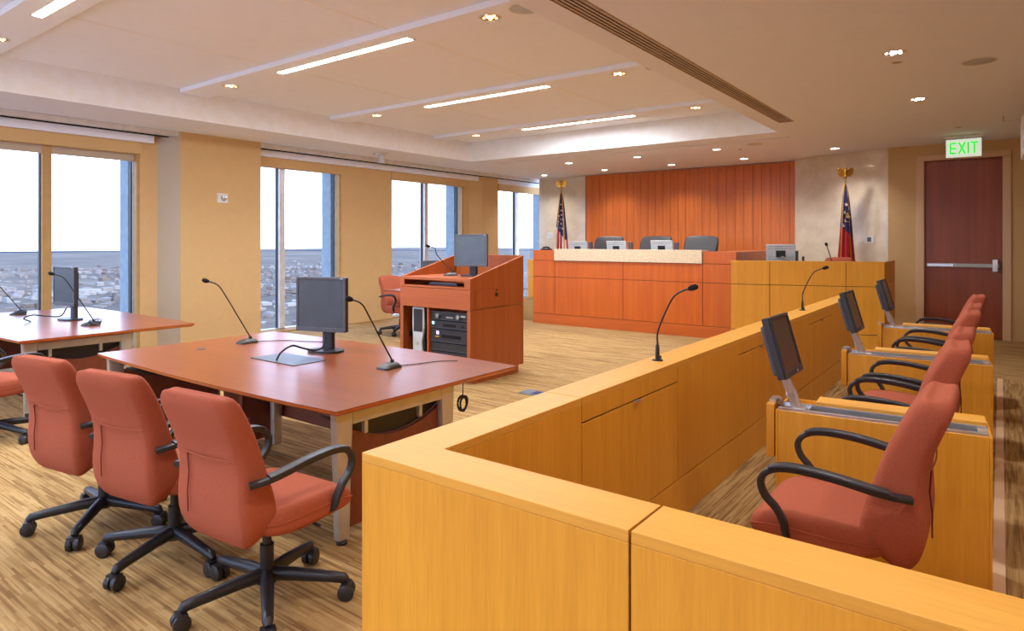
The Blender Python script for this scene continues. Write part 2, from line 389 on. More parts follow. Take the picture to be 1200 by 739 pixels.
for a, b in FW: wf.box(xs_, a, -3.1, -3, 0, ZC).box(a, b, -3.1, -3, 3.1, ZC).box(a, b, -3.1, -3, 0, .1); xs_ = b
wf.box(xs_, 2.3, -3.1, -3, 0, ZC)
for i, (a, b) in enumerate(FW):
    e = thing('window_%d' % (i+6), ['added unseen window behind the viewer at the corner of the room', 'added unseen middle window in the wall behind the viewer', 'added unseen right window in the wall behind the viewer'][i], 'window', (a, -3.05, .1)); e['kind'] = 'structure'
    MB().box(0, b-a, -.004, .004, 0, 3.0).build('pane', 'window_glass', e)
    MB().box((b-a)/2-.05, (b-a)/2+.05, -.04, .04, 0, 3.0).box(0, .05, -.04, .04, 0, 3.0).box(b-a-.05, b-a, -.04, .04, 0, 3.0).build('mullion', 'window_metal', e)
struct(wf.build('wall_front', 'tan_paint'), 'tan wall behind the camera', 'wall')
struct(MB().box(-10.7, -9.9, 15.6, 15.8, 0, ZC).build('wall_corner', 'tan_paint'), 'end wall at the window corner', 'wall')
# door
d = thing('door_1', 'dark cherry wood door with a push bar under the exit sign', 'door', (-.525, 13.4, 0)); d['kind'] = 'structure'
MB().box(-.53, .543, .02, .07, .01, 3.0).build('door_leaf', 'door_wood', d, bevel=.003)
MB().box(-.66, -.546, -.03, .12, 0, 3.02).box(.546, .66, -.03, .12, 0, 3.02).box(-.66, .66, -.03, .12, 3.021, 3.12).build('door_frame', 'peach_paint', d, bevel=.006)
MB().box(-.545, -.532, -.02, .12, 0, 3.02).box(-.54, .54, .0, .12, 3.005, 3.02).build('door_stop', 'door_wood', d)
b = MB().box(-.5, .5, -.07, -.03, 1.19, 1.25).box(-.48, -.44, -.03, .02, 1.2, 1.24).build('push_bar', 'silver_plastic', d, bevel=.006)
MB().box(-.49, -.12, -.085, -.068, 1.195, 1.245).build('bar_touchpad', 'chrome', b, bevel=.004)
MB().box(.41, .49, -.09, .02, 1.12, 1.33).build('latch_case', 'chrome', d, bevel=.01)
# wood feature wall of boards
fw = thing('wood_panelling', 'tall orange cherry board panelling on the wall behind the judges bench', 'panelling', (-5.87, 14.418, 0))
nb = 27; x0 = -2.53; wd = 5.06/nb
MB().box(-2.53, 2.53, -.05, 0, 0, 3.27).build('backing', 'dark_gap', fw)
bm = None
for i in range(nb):
    g_ = .006 if i in (9, 22) else .003
    dz = .0015 if i % 2 else 0
    o = MB().box(x0+i*wd+g_, x0+(i+1)*wd-.0025, -.075-dz, -.051, .0, 3.28).build('board', 'cherry_wall', fw)
MB().box(2.53, 2.56, -.075, 0, 0, 3.28).box(-2.56, -2.53, -.075, 0, 0, 3.28).build('edge_strip', 'door_wood', fw)

# raised floor behind the bench
struct(MB().box(-8.2, -3.6, 11.0, 14.3, 0, .42).build('platform', 'carpet'), 'raised carpeted platform behind the judges bench', 'floor')

# ================================================================== ceiling lamps
def strip_light(x, y, label):
    t = thing('linear_ceiling_light', label, 'ceiling light', (x, y, ZB), 0, 'linear lights in the ceiling beams')
    MB().box(-1.1, 1.1, -.04, .04, -.008, -.001).build('diffuser', 'lamp_white', t)
    MB().box(-1.12, 1.12, -.055, -.04, -.004, -.0005).box(-1.12, 1.12, .04, .055, -.004, -.0005).box(-1.12, -1.1, -.055, .055, -.004, -.0005).box(1.1, 1.12, -.055, .055, -.004, -.0005).build('trim', 'white_plastic', t)
    light('AREA', 'tube_light', (0, 0, -.02), 60, (228, 238, 255), t, shape='RECTANGLE', size=2.1, size_y=.09)
SL = ['second brightest linear ceiling light, long slot in the big centre-left beam', 'middle linear ceiling light, in the beam above the lectern', 'farthest linear ceiling light, nearest the judges bench', 'nearest linear ceiling light, cut by the top left corner of the picture', 'linear ceiling light in the beam behind the viewer']
for y, lb in zip(BY, SL): strip_light(-5.8, y, lb)
def make_down(warm):
    t = thing('recessed_downlight', '', 'ceiling light', (0, 0, 0), 0, None)
    MB().lathe([(.085, -.0005), (.088, -.006), (.1, -.006), (.105, -.0005)], n=24, cap=False).build('trim_ring', 'white_plastic', t, True)
    MB().lathe([(.086, -.004), (.06, -.002), (.03, -.001)], n=24, cap=False).build('reflector', 'reflector_gold' if warm else 'reflector_silver', t)
    m = MB(); m.lathe([(.034, -.003), (.03, -.004)], n=14)
    for k in range(5):
        a = k*2*PI/5+.3; m.lathe([(.012, -.0045), (.009, -.0055)], (.058*math.cos(a), .058*math.sin(a), 0), 8)
    m.build('bulb', 'lamp_warm' if warm else 'lamp_cool', t)
    light('SPOT', 'bulb_light', (0, 0, -.02), 72, (238, 240, 250) if warm else (242, 240, 244), t, spot_size=math.radians(125), spot_blend=.8, shadow_soft_size=.06)
    return t
dw = make_down(True); dn = make_down(False)
used = [False, False]
def down(warm, x, y, z, label, group):
    k = 0 if warm else 1
    put(dw if warm else dn, used[k], (x, y, z), random.random()*6, label, group); used[k] = True
for n_, y in zip(['centre-left beam with the second linear light', 'beam above the lectern', 'farthest beam by the bench', 'nearest top left beam', 'beam behind the viewer'], BY):
    down(True, -3.68, y, ZB, 'gold recessed downlight at the right end of the '+n_, 'gold downlights in the tray beams')
    down(True, -8.0, y, ZB, 'gold recessed downlight at the window end of the '+n_, 'gold downlights in the tray beams')
DL = [(-.76, 6.68, 'silver downlight in the right ceiling, the nearer one above the jury desks'), (-.78, 9.03, 'silver downlight in the right ceiling, farther one toward the door'),
      (-2.4, 12.9, 'small downlight in front of the right flag'), (-9.25, 13.7, 'small downlight above the left flag by the last window'),
      (-7.4, 11.9, 'small downlight at the left of the front row above the bench'), (-7.45, 13.55, 'small downlight against the left end of the wood panelling'),
      (-5.78, 11.85, 'small downlight in the middle of the front row above the bench'), (-5.76, 13.5, 'small downlight against the middle of the wood panelling'),
      (-4.15, 11.75, 'small downlight at the right of the front row above the bench'), (-4.17, 13.4, 'small downlight against the right part of the wood panelling')]
for x, y, lb in DL: down(False, x, y, ZC, lb, 'small silver downlights in the lower ceiling')
for x, y, lb in [(-.76, 4.3, 'silver downlight over the near jury chair, above the picture'), (-.76, 2.0, 'silver downlight above the viewer at the jury rail'), (-.76, -.4, 'silver downlight behind the viewer at right'), (1.3, 3.0, 'silver downlight over the side aisle'), (-1.9, -1.2, 'added unseen downlight behind the viewer, centre of the rear row'), (-.1, -1.3, 'added unseen downlight behind the viewer, right of the rear row centre'), (1.4, -1.2, 'added unseen downlight behind the viewer at the aisle end of the rear row'), (-.9, -2.3, 'added unseen downlight by the rear wall')]:  # rear-row and rear-wall ones are added to light the rail front
    down(False, x, y, ZC, lb, 'small silver downlights in the lower ceiling')
# ceiling speakers
sp = None
def speaker(x, y, z, label):
    t = thing('ceiling_speaker', label, 'speaker', (x, y, z), 0, 'round ceiling speakers')
    MB().lathe([(.125, -.0005), (.125, -.006), (.13, -.008), (.14, -.006), (.142, -.0005)], n=28, cap=False).build('rim', 'white_plastic', t, True)
    MB().lathe([(.126, -.003), (.125, -.005)], n=28).build('grille', 'silver_plastic', t)
speaker(-3.3, 4.58, ZB, 'round ceiling speaker at the top of the beam beside the slatted grille')
speaker(-3.18, 7.05, ZB, 'round ceiling speaker in the beam above the lectern')
speaker(-3.1, 9.53, ZB, 'round ceiling speaker in the farthest tray beam')
speaker(-.165, 7.47, ZC, 'round ceiling speaker in the lower right ceiling')
speaker(-3.4, 11.5, ZC, 'round ceiling speaker in front of the wood panelling')
for x, y, lb in [(-.78, 7.05, 'small sprinkler cap next to the nearer right downlight'), (-.5, 11.6, 'small sprinkler cap in front of the exit sign'), (-3.8, 12.0, 'small sprinkler cap before the wood panelling')]:
    t = thing('sprinkler_cap', lb, 'sprinkler', (x, y, ZC), 0, 'sprinkler caps')
    MB().lathe([(.03, -.001), (.04, -.005), (.02, -.012)], n=16).build('cap', 'vent_slat', t, True)
    MB().lathe([(.05, -.0005), (.05, -.002)], n=16).build('escutcheon', 'white_plastic', t)
# hanging camera
t = thing('ceiling_camera', 'small white camera hanging from the ceiling edge above the windows', 'camera', (-9.35, 8.35, ZC))
MB().box(-.11, .11, -.08, .08, -.035, 0).build('mount', 'white_plastic', t, bevel=.006)
MB().lathe([(.05, -.035), (.065, -.06), (.065, -.18), (.05, -.2)], n=20).build('housing', 'silver_plastic', t, True)
MB().box(-.19, -.11, -.03, .03, -.03, -.005).build('junction', 'monitor_grey', t)
# exit sign
t = thing('exit_sign', 'white hanging EXIT sign with green letters above the door', 'sign', (-.47, 12.45, 2.93))
MB().box(-.23, .23, -.02, .02, .02, .3).build('housing', 'exit_face', t, bevel=.004)
MB().box(-.26, .26, -.05, .05, .33, .3699).box(-.02, .02, -.015, .015, .3, .34).build('canopy', 'white_plastic', t)
def letters():
    y0, y1 = -.026, -.019; o = []
    z0, z1, s = .07, .25, .022
    def bar(m, a, b):
        a, b = Vector((a[0], 0, a[1])), Vector((b[0], 0, b[1])); dd = (b-a).normalized(); pn = Vector((-dd.z, 0, dd.x))*s/2
        q = [a-pn, b-pn, b+pn, a+pn]; m.add([(v.x, y0, v.z) for v in q]+[(v.x, y1, v.z) for v in q], [(0, 1, 2, 3), (7, 6, 5, 4), (0, 4, 5, 1), (1, 5, 6, 2), (2, 6, 7, 3), (3, 7, 4, 0)])
    E = MB(); x = -.17; bar(E, (x, z0), (x, z1)); [bar(E, (x-.01, z), (x+.075, z)) for z in (z0+.011, (z0+z1)/2, z1-.011)]
    X = MB(); bar(X, (-.062, z0), (.022, z1)); bar(X, (.022, z0), (-.062, z1))
    I = MB(); bar(I, (.062, z0), (.062, z1))
    T = MB(); bar(T, (.14, z0), (.14, z1)); bar(T, (.095, z1-.011), (.185, z1-.011))
    for m in (E, X, I, T): m.build('letter', 'exit_green', t)
letters()
# white unit hanging at the right frame edge
t = thing('hanging_unit', 'white box-like unit below the ceiling at the right edge of the picture', 'fixture', (.45, 9.5, 2.58))
MB().box(-.265, .3, -.3, .3, 0, .46).build('housing', 'white_plastic', t, bevel=.02)
MB().box(-.03, .03, -.03, .03, .46, .72).build('hanger', 'silver', t)
# wall plates
def plate(loc, rz, label, gr):
    t = thing('wall_plate', label, 'wall plate', loc, rz, gr)
    MB().box(-.09, .09, -.012, 0, -.075, .075).build('cover', 'white_plastic', t, bevel=.004)
    return t
t = plate((-10.03, 5.6, 2.32), PI/2, 'small white strobe plate on the wide tan pier', None)
MB().lathe([(.05, 0), (.04, .02), (.0, .03)], n=16).build('strobe_lens', 'chrome', t, True)
for k in t.children:
    if k.name.startswith('strobe'): k.rotation_euler = (PI/2, 0, 0); k.location = (.02, -.012, 0)
q = a0 + (a1-a0)*((-1.93+3.36)/(1.74))
t = plate((q.x, q.y-.001, 1.66), math.atan2(dv.y, dv.x), 'white thermostat on the stone-coloured wall right of the right flag', None)
MB().box(-.035, .035, -.016, -.012, -.04, .04).build('display', 'monitor_grey', t)
t = plate((-9.55, 14.42, 1.78), 0, 'small switch plate on the plaster wall left of the left flag', None)
MB().box(-.02, .02, -.02, -.012, -.03, .03).build('switch', 'silver_plastic', t)

# ================================================================== jury rail (maple)
R = thing('jury_rail', 'yellow maple jury box rail running from the foreground corner to the witness stand', 'jury rail', (-1.6, 1.5, 0))
ox, oy = 1.6, -1.5
def rp(name, m, x0, x1, y0, y1, z0, z1, bevel=.0015, par=R): return part(name, m, par, x0+ox, x1+ox, y0+oy, y1+oy, z0, z1, bevel)
H = .92; XO, XI = -1.70, -1.505; YN, YF = 1.435, 1.625; YE = 9.35
rp('core', 'dark_gap', XO+.012, XI-.012, YN+.012, YE-.012, 0, H-.02, 0)
rp('core', 'dark_gap', XI-.02, 1.4, YN+.012, YF-.012, 0, H-.02, 0)
SE = [2.53, 3.62, 4.71, 5.79, 6.87, 7.95, YE]
g_ = .0035
# tops: mitred corner piece, then segments
m = MB(); m.prism([(XO+ox, YN+oy), (-.72-g_+ox, YN+oy), (-.72-g_+ox, YF+oy), (XI+ox, YF+oy), (XI+ox, 2.53-g_+oy), (XO+ox, 2.53-g_+oy)], H-.03, H)
m.build('top_cap', 'maple_x', R, bevel=.002)
rp('top_cap', 'maple_x', -.72+g_, 1.4, YN, YF, H-.03, H)
tp = [2.53, 4.71, 6.87, YE]
for a, b in zip(tp, tp[1:]): rp('top_cap', 'maple_y', XO, XI, a+g_*.5, b-g_*.5, H-.03, H)
# near face
rp('front_panel', 'maple', XO, -.72-g_, YN, YN+.012, 0, H-.0305)
rp('front_panel', 'maple', -.72+g_, 1.4, YN, YN+.012, 0, H-.0305)
rp('rear_panel', 'maple', XI+.013, -.2, YF-.012, YF, .0, H-.0305)
rp('rear_panel', 'maple', -.2+g_, 1.4, YF-.012, YF, .0, H-.0305)
# long faces
ed = [YN+.013]+SE
for i, (a, b) in enumerate(zip(ed, ed[1:])):
    rp('outer_panel', 'maple', XO, XO+.012, a+g_, b-g_, 0, H-.0305)
    a2 = max(a, YF)
    if i % 2 == 1:
        rp('inner_panel', 'maple', XI-.012, XI, a2+g_, b-g_, H-.112, H-.0305)
        q = rp('access_door', 'maple', XI-.012, XI, a2+g_, b-g_, .236, H-.12)
        MB().box(XI+ox-.004, XI+ox+.012, (a2+b)/2+oy-.03, (a2+b)/2+oy+.03, H-.124, H-.116).build('finger_tab', 'chrome', q)
    else:
        rp('inner_panel', 'maple', XI-.012, XI, a2+g_, b-g_, .236, H-.0305)
for a, b in ((YF, 4.71), (4.71, YE)): rp('plinth_panel', 'maple', XI-.012, XI, a+g_, b-g_, 0, .228)
rp('end_panel', 'maple', XO+.013, XI-.013, YE-.012, YE, 0, H-.0305)

# jury desks
def make_desk():
    t = thing('jury_desk', '', 'desk', (0, 0, 0), math.radians(4), 'maple desks between the jury chairs')
    # local origin: front-left bottom corner on the floor; +x toward aisle, +y away from camera
    part('body', 'maple', t, 0, .9, 0, .3, 0, .7)
    part('front_panel', 'maple', t, .0, .9, -.012, -.0005, 0, .735)
    part('rear_panel', 'maple', t, .0, .9, .3005, .312, 0, .735)
    part('side_panel', 'maple', t, .9005, .912, -.012, .312, 0, .735)
    part('left_panel', 'maple', t, -.012, -.0005, -.012, .312, 0, .735)
    part('hinged_flap', 'maple', t, -.06, -.02, .0, .2, .48, .76, .004)
    q = MB().box(-.055, -.02, .05, .15, .76, .775).box(-.02, .0, .09, .12, .74, .775).build('hinge', 'chrome', t, bevel=.002)
    part('channel_rail', 'chrome', t, 0, .9, .0, .018, .70, .748)
    part('channel_rail', 'chrome', t, 0, .9, .138, .152, .70, .748)
    part('channel_rail', 'chrome', t, .86, .9, .018, .138, .70, .742)
    part('channel_slot', 'monitor_black', t, .14, .86, .019, .137, .70, .71)
    part('hinge_plate', 'chrome', t, 0, .14, .019, .137, .70, .738)
    part('folding_leaf', 'maple_x', t, .16, .9, .155, .3, .735, .765, .004)
    return t
DK = [(-.94, 3.595), (-.955, 5.71), (-.965, 7.68)]
DLb = ['maple jury desk with chrome channel, nearest of the three', 'maple jury desk, middle of the three', 'maple jury desk, farthest, in front of the door']
dk = make_desk()
for i, ((x, y), lb) in enumerate(zip(DK, DLb)):
    put(dk, i > 0, (x, y, 0), math.radians(4), lb)
# tilted monitors on chrome posts
def make_jmon():
    t = thing('jury_monitor', '', 'monitor', (0, 0, 0), 0, 'monitors on the jury desks')
    MB().tube([(0, 0, 0), (-.07, 0, .18)], .026, 16).build('post', 'chrome', t, True)
    MB().tube([(-.028, 0, .07), (-.034, 0, .085)], .031, 16).tube([(-.03, -.04, .08), (-.03, .04, .08)], .012, 8).build('post_collar', 'chrome', t, True)
    MB().lathe([(.045, 0), (.045, .012), (.03, .016)], n=18).build('post_foot', 'chrome', t, True)
    # panel: local frame, x normal to the screen
    h = bpy.data.objects
    rot = Matrix.Rotation(math.radians(-15.5), 3, 'Y'); piv = Vector((-.03, 0, .17))
    def rb(name, m, x0, x1, y0, y1, z0, z1, par=t, bevel=.004):
        return MB().box(x0, x1, y0, y1, z0, z1, rot, piv).build(name, m, par, bevel=bevel)
    rb('casing', 'monitor_black', -.055, -.015, -.17, .17, .18, .5, t, .006)
    rb('rear_housing', 'monitor_grey', -.085, -.055, -.13, .13, .2, .46, t, .01)
    rb('bezel', 'monitor_black', -.015, -.006, -.17, .17, .18, .21); rb('bezel', 'monitor_black', -.015, -.006, -.17, .17, .485, .5)
    rb('bezel', 'monitor_black', -.015, -.006, -.17, -.155, .21, .485); rb('bezel', 'monitor_black', -.015, -.006, .155, .17, .21, .485)
    rb('screen', 'screen_brown', -.016, -.012, -.156, .156, .209, .486, t, 0)
    rb('power_button', 'silver_plastic', -.006, -.003, .04, .055, .19, .2, t, .001)
    return t
jm = make_jmon()
for i, ((x, y), lb) in enumerate(zip(DK, ['tilted black monitor on a chrome post, nearest of the three jury monitors', 'tilted black monitor on a chrome post on the middle jury desk', 'tilted black monitor on a chrome post on the farthest jury desk'])):
    put(jm, i > 0, (x+.085, y+.055, .735), math.radians(0), lb)

# ================================================================== chairs
def make_chair(label, fab, seat_h=.48, back_add=0., wide=1., seams=True, fat=1.):
    t = thing('office_chair', label, 'chair')
    dz = seat_h-.48
    # backrest loft: (y, z, half width, half thickness)
    P = [(-.175, .372, .150, .040), (-.190, .385, .195, .066), (-.205, .43, .226, .086), (-.218, .50, .236, .092), (-.228, .58, .232, .084),
         (-.236, .66, .224, .070), (-.252, .75, .218, .062), (-.282, .83, .222, .058), (-.320, .91, .226, .054), (-.346, .96, .222, .050), (-.361, .986, .208, .042), (-.369, 1.002, .184, .030), (-.373, 1.013, .150, .012)]
    P = [(a, b, c_, d_*fat) for a, b, c_, d_ in P]
    rings = []
    Q = [Vector((0, p[0]-(back_add*.35*max(0, p[1]-.6)), p[1]+dz+back_add*max(0, (p[1]-.5)/.5))) for p in P]
    for i, p in enumerate(P):
        tg = (Q[min(i+1, len(Q)-1)]-Q[max(i-1, 0)]).normalized(); nn = Vector((0, tg.z, -tg.y))
        if i >= len(P)-2: nn = Vector((0, 1, -.2)).normalized()
        rings.append([Q[i]+Vector((a*wide, 0, 0))+nn*(b-(.10*abs(a)**2)*0+.35*a*a) for a, b in rring(p[2], p[3], .04, 4)])
    bk = MB().loft(rings).build('backrest', fab, t, True, sub=1)
    if seams:
        def surf(s, a):   # point on the rear surface at fractional ring s, half width fraction a
            i = int(s); f_ = s-i; i2 = min(i+1, len(P)-1)
            tg = (Q[i2]-Q[max(i-1, 0)]).normalized(); nn = Vector((0, tg.z, -tg.y))
            q = Q[i].lerp(Q[i2], f_); hw = P[i][2]*(1-f_)+P[i2][2]*f_; ht = P[i][3]*(1-f_)+P[i2][3]*f_; x = a*hw
            return q+Vector((x*wide, 0, 0))+nn*(-ht+.35*x*x-.0005)
        MB().tube([surf(6.1, a/10-.9) for a in range(19)], .0028, 6).build('seam', fab, bk, True)
        MB().tube([surf(s/4, -.45-.06*s/24) for s in range(12, 25)], .003, 6).build('seam', 'fabric_dark', bk, True)
    # seat
    Sx = [(-.21, .452, .17, .030), (-.19, .452, .215, .045), (-.12, .446, .248, .066), (0, .444, .258, .070), (.14, .45, .260, .068), (.22, .446, .258, .062), (.27, .436, .250, .050), (.298, .422, .228, .032), (.308, .41, .19, .015)]
    rings = []
    for y, z, hw, ht in Sx: rings.append([(a*wide, y, z+dz+b-.12*a*a*(1 if b > 0 else 0)) for a, b in rring(hw, ht, .04, 4)])
    st = MB().loft(rings).build('seat', fab, t, True, sub=1)
    if seams:
        for s in (-1, 1):
            MB().tube([(s*(Sx[i][2]*wide-.0), Sx[i][0], Sx[i][1]+dz+.0) for i in range(1, 8)], .003, 6).build('seam', fab, st, True)
    MB().box(-.11, .11, -.1, .1, .375+dz, .40+dz).build('seat_plate', 'black_metal', t, bevel=.005)
    for s in (-1, 1):
        pa = catmull([(s*.245*wide, -.27, .65+dz), (s*.285*wide, -.18, .665+dz), (s*.298*wide, -.02, .69+dz), (s*.298*wide, .12, .695+dz), (s*.296*wide, .2, .675+dz), (s*.294*wide, .235, .63+dz), (s*.292*wide, .222, .575+dz), (s*.288*wide, .18, .53+dz), (s*.282*wide, .155, .48+dz), (s*.262*wide, .15, .43+dz), (s*.2*wide, .14, .405+dz)], 5)
        ar = MB().sweep(pa, (1, 0, 0), .019, .0125, .008).build('armrest', 'black_plastic', t, True)
        MB().sweep([(p.x, p.y, p.z+.011) for p in pa[4:21]], (1, 0, 0), .025, .009, .007).build('arm_pad', 'black_plastic', ar, True)
    MB().cyl((0, 0, .13), (0, 0, .26), .03, 18).cyl((0, 0, .26), (0, 0, .385+dz), .02, 16).cyl((0, 0, .09), (0, 0, .14), .045, 18, .034).build('column', 'black_metal', t, True)
    MB().tube([(.05, .05, .385+dz), (.2, .07, .38+dz), (.26, .075, .37+dz)], .007, 8).build('height_lever', 'black_metal', t, True)
    lg = MB().tube([(.02, 0, .125), (.12, 0, .12), (.29, 0, .102), (.345, 0, .094), (.362, 0, .082)], [.031, .029, .024, .023, .012], 12)
    cs = MB()
    for s in (-1, 1): cs.tube([(.355, s*.006, .036), (.355, s*.014, .036), (.355, s*.03, .036), (.355, s*.034, .036)], [.032, .036, .036, .028], 18)
    cs.box(.335, .375, -.03, .03, .04, .074).cyl((.345, 0, .06), (.345, 0, .095), .011, 10)
    lm = lg.build('leg', 'black_metal', t, True); cm = cs.build('caster', 'black_plastic', lm, True)
    for k in range(1, 5):
        l2 = lm.copy(); COL.objects.link(l2); l2.rotation_euler = (0, 0, k*2*PI/5)
        c2 = cm.copy(); COL.objects.link(c2); c2.parent = l2
    return t
ch = make_chair('', 'fabric')
CH = [(-2.65, 1.69, 5, 'terracotta office chair nearest the viewer at the centre table', 'terracotta chairs at the counsel tables'),
      (-3.42, 1.65, 10, 'middle of the three terracotta office chairs in a row at the centre table', 'terracotta chairs at the counsel tables'),
      (-4.15, 1.60, 10, 'farthest of the three terracotta office chairs in a row at the centre table', 'terracotta chairs at the counsel tables'),
      (-6.6, 1.72, 12, 'terracotta office chair half cut off by the left edge at the left table', 'terracotta chairs at the counsel tables'),
      (-8.45, 8.0, -95, 'terracotta office chair behind the small table left of the lectern', 'terracotta chairs at the counsel tables')]
for i, (x, y, r, lb, gr) in enumerate(CH): put(ch, i > 0, (x, y, 0), math.radians(r), lb, gr)
for o, w_ in zip([o for o in S.objects if o.name.startswith('office_chair') and o.parent is None], (40, 2, 29, 20, 10)):
    for l_ in o.children:
        if l_.name.startswith('leg'): l_.rotation_euler.z += math.radians(w_)-o.rotation_euler.z
jc = make_chair('', 'fabric', seat_h=.53, fat=1.2)
JY = [2.95, 4.36, 5.12, 6.46, 7.2, 8.42]
JL = ['terracotta jury chair nearest the viewer, in front of the first jury desk', 'terracotta jury chair just behind the first jury desk', 'terracotta jury chair just before the middle jury desk', 'terracotta jury chair just behind the middle jury desk', 'terracotta jury chair just before the farthest jury desk', 'terracotta jury chair farthest away, behind the last jury desk']
for i, (y, lb) in enumerate(zip(JY, JL)):
    put(jc, i > 0, (-.525, y, 0), math.radians(90+(3 if i % 2 else 0)), lb, 'terracotta chairs in the jury box')
wc = make_chair('terracotta chair inside the witness stand, only its top edge showing', 'fabric', seat_h=.62)
wc.location = (-2.28, 12.0, .2); wc.rotation_euler = (0, 0, math.radians(170))
gc = make_chair('', 'leather', seat_h=.5, back_add=.28, wide=1.55, seams=False)
for i, (x, lb) in enumerate([(-6.86, 'dark grey high-backed judge chair at the left behind the bench'), (-5.76, 'dark grey high-backed judge chair in the middle behind the bench'), (-4.79, 'dark grey high-backed judge chair at the right behind the bench')]):
    put(gc, i > 0, (x, 12.35, .42), math.radians(180), lb, 'dark judge chairs behind the bench')

# ================================================================== counsel tables
def make_table(label, L=2.95, D=1.57):
    t = thing('counsel_table', label, 'table')
    n = 14; out = []
    hx, hy = L/2, D/2
    for i in range(n+1):
        u = -1+2*i/n; out.append((u*hx, -hy-.05*(1-u*u)))
    for i in range(0, n+1):
        u = 1-2*i/n; out.append((u*hx, hy+.05*(1-u*u)))
    m = MB(); m.prism(out, .735, .74); m.cur = 0
    m.build('tabletop', 'table_wood', t)
    m = MB(); m.loft([[(x*.985, y*.97, .708) for x, y in out], [(x*.998, y*.996, .722) for x, y in out], [(x, y, .7349) for x, y in out]])
    m.build('edge_band', 'table_edge', t)
    for s in (-1, 1):
        x = s*(hx-.08)
        for y in (-hy+.1, .13):
            rings = []
            for z, w_ in ((0.03, .038), (.35, .045), (.70, .06)):
                rings.append([(x+a, y+b, z) for a, b in rring(.028, w_, .015, 2)])
            MB().loft(rings).build('leg', 'silver', t, True)
            MB().lathe([(.03, 0), (.03, .012), (.012, .03)], (x, y, 0), 12).build('foot', 'black_plastic', t, True)
        MB().box(x-.02, x+.02, -hy+.16, .14, .63, .70).build('cross_beam', 'silver', t, bevel=.004)
        xi = x-s*.03
        # end panel with a dished top edge
        ys = [(-hy+.15)+(k/12)*(.14+hy-.15) for k in range(13)]
        top = [.5+.11*(2*k/12-1)**2 for k in range(13)]
        v = []; f_ = []
        for k, (yy, zz) in enumerate(zip(ys, top)):
            v += [(xi-.01, yy, .06), (xi+.01, yy, .06), (xi+.01, yy, zz), (xi-.01, yy, zz)]
        for k in range(12):
            a = k*4; b = a+4
            f_ += [(a, a+3, b+3, b), (a+1, b+1, b+2, a+2), (a+3, a+2, b+2, b+3), (a, b, b+1, a+1)]
        f_ += [(0, 1, 2, 3), (51, 50, 49, 48)]
        MB().add(v, f_).build('end_panel', 'table_panel', t)
        # black cable sling
        rg = []
        for k in range(13):
            yy = ys[k]; zz = .5+.11*(2*k/12-1)**2
            rg.append([(xi-s*.03, yy, zz+.0), (xi-s*.22, yy, zz+.02), (xi-s*.22, yy, zz+.03), (xi-s*.03, yy, .62)])
        MB().loft(rg).build('cable_sling', 'black_plastic', t)
        for yy in (-hy+.26, -.1): MB().box(x-.012, x+.012, yy-.012, yy+.012, .56, .63).build('hook', 'silver', t)
    MB().box(-hx+.12, hx-.12, .19, .21, .2, .69).build('modesty_panel', 'table_panel', t, bevel=.003)
    MB().box(-.6, -.56, -.1, .18, .03, .70).build('middle_panel', 'table_panel', t)
    MB().loft([[(-.45+a, .13+b, z) for a, b in rring(.028, w_, .015, 2)] for z, w_ in ((.0, .038), (.70, .05))]).build('middle_leg', 'silver', t, True)
    MB().box(-hx+.1, hx-.1, -.02, .02, .66, .705).build('long_beam', 'silver', t, bevel=.003)
    return t
T1 = make_table('long cherry topped counsel table in the centre with three chairs')
T1.location = (-4.225, 2.935, 0)
T2 = copy_tree(T1); T2.location = (-8.42, 2.78, 0); T2['label'] = 'long cherry topped counsel table at the left, beside the big window'
for o in (T1, T2): o['group'] = 'cherry counsel tables'
T3 = thing('side_table', 'small thin topped table partly hidden left of the lectern', 'table', (-7.43, 7.95, .07))
MB().prism([(-.95, -.45), (.95, -.45), (.95, .45), (-.95, .45)], .715, .74).build('tabletop', 'table_wood', T3, bevel=.005)
for x in (-.5, .8):
    for y in (-.36,): MB().box(x-.04, x+.04, y-.03, y+.03, .02, .715).build('leg', 'silver', T3, bevel=.006)
    MB().box(x-.03, x+.03, -.35, .4, .62, .71).build('cross_beam', 'silver', T3, bevel=.005)
    MB().box(x-.04, x+.04, .34, .4, .02, .715).build('leg', 'silver', T3, bevel=.006)
    MB().box(x-.03, x+.03, -.42, .42, -.07, .03).build('foot', 'black_metal', T3, bevel=.006)

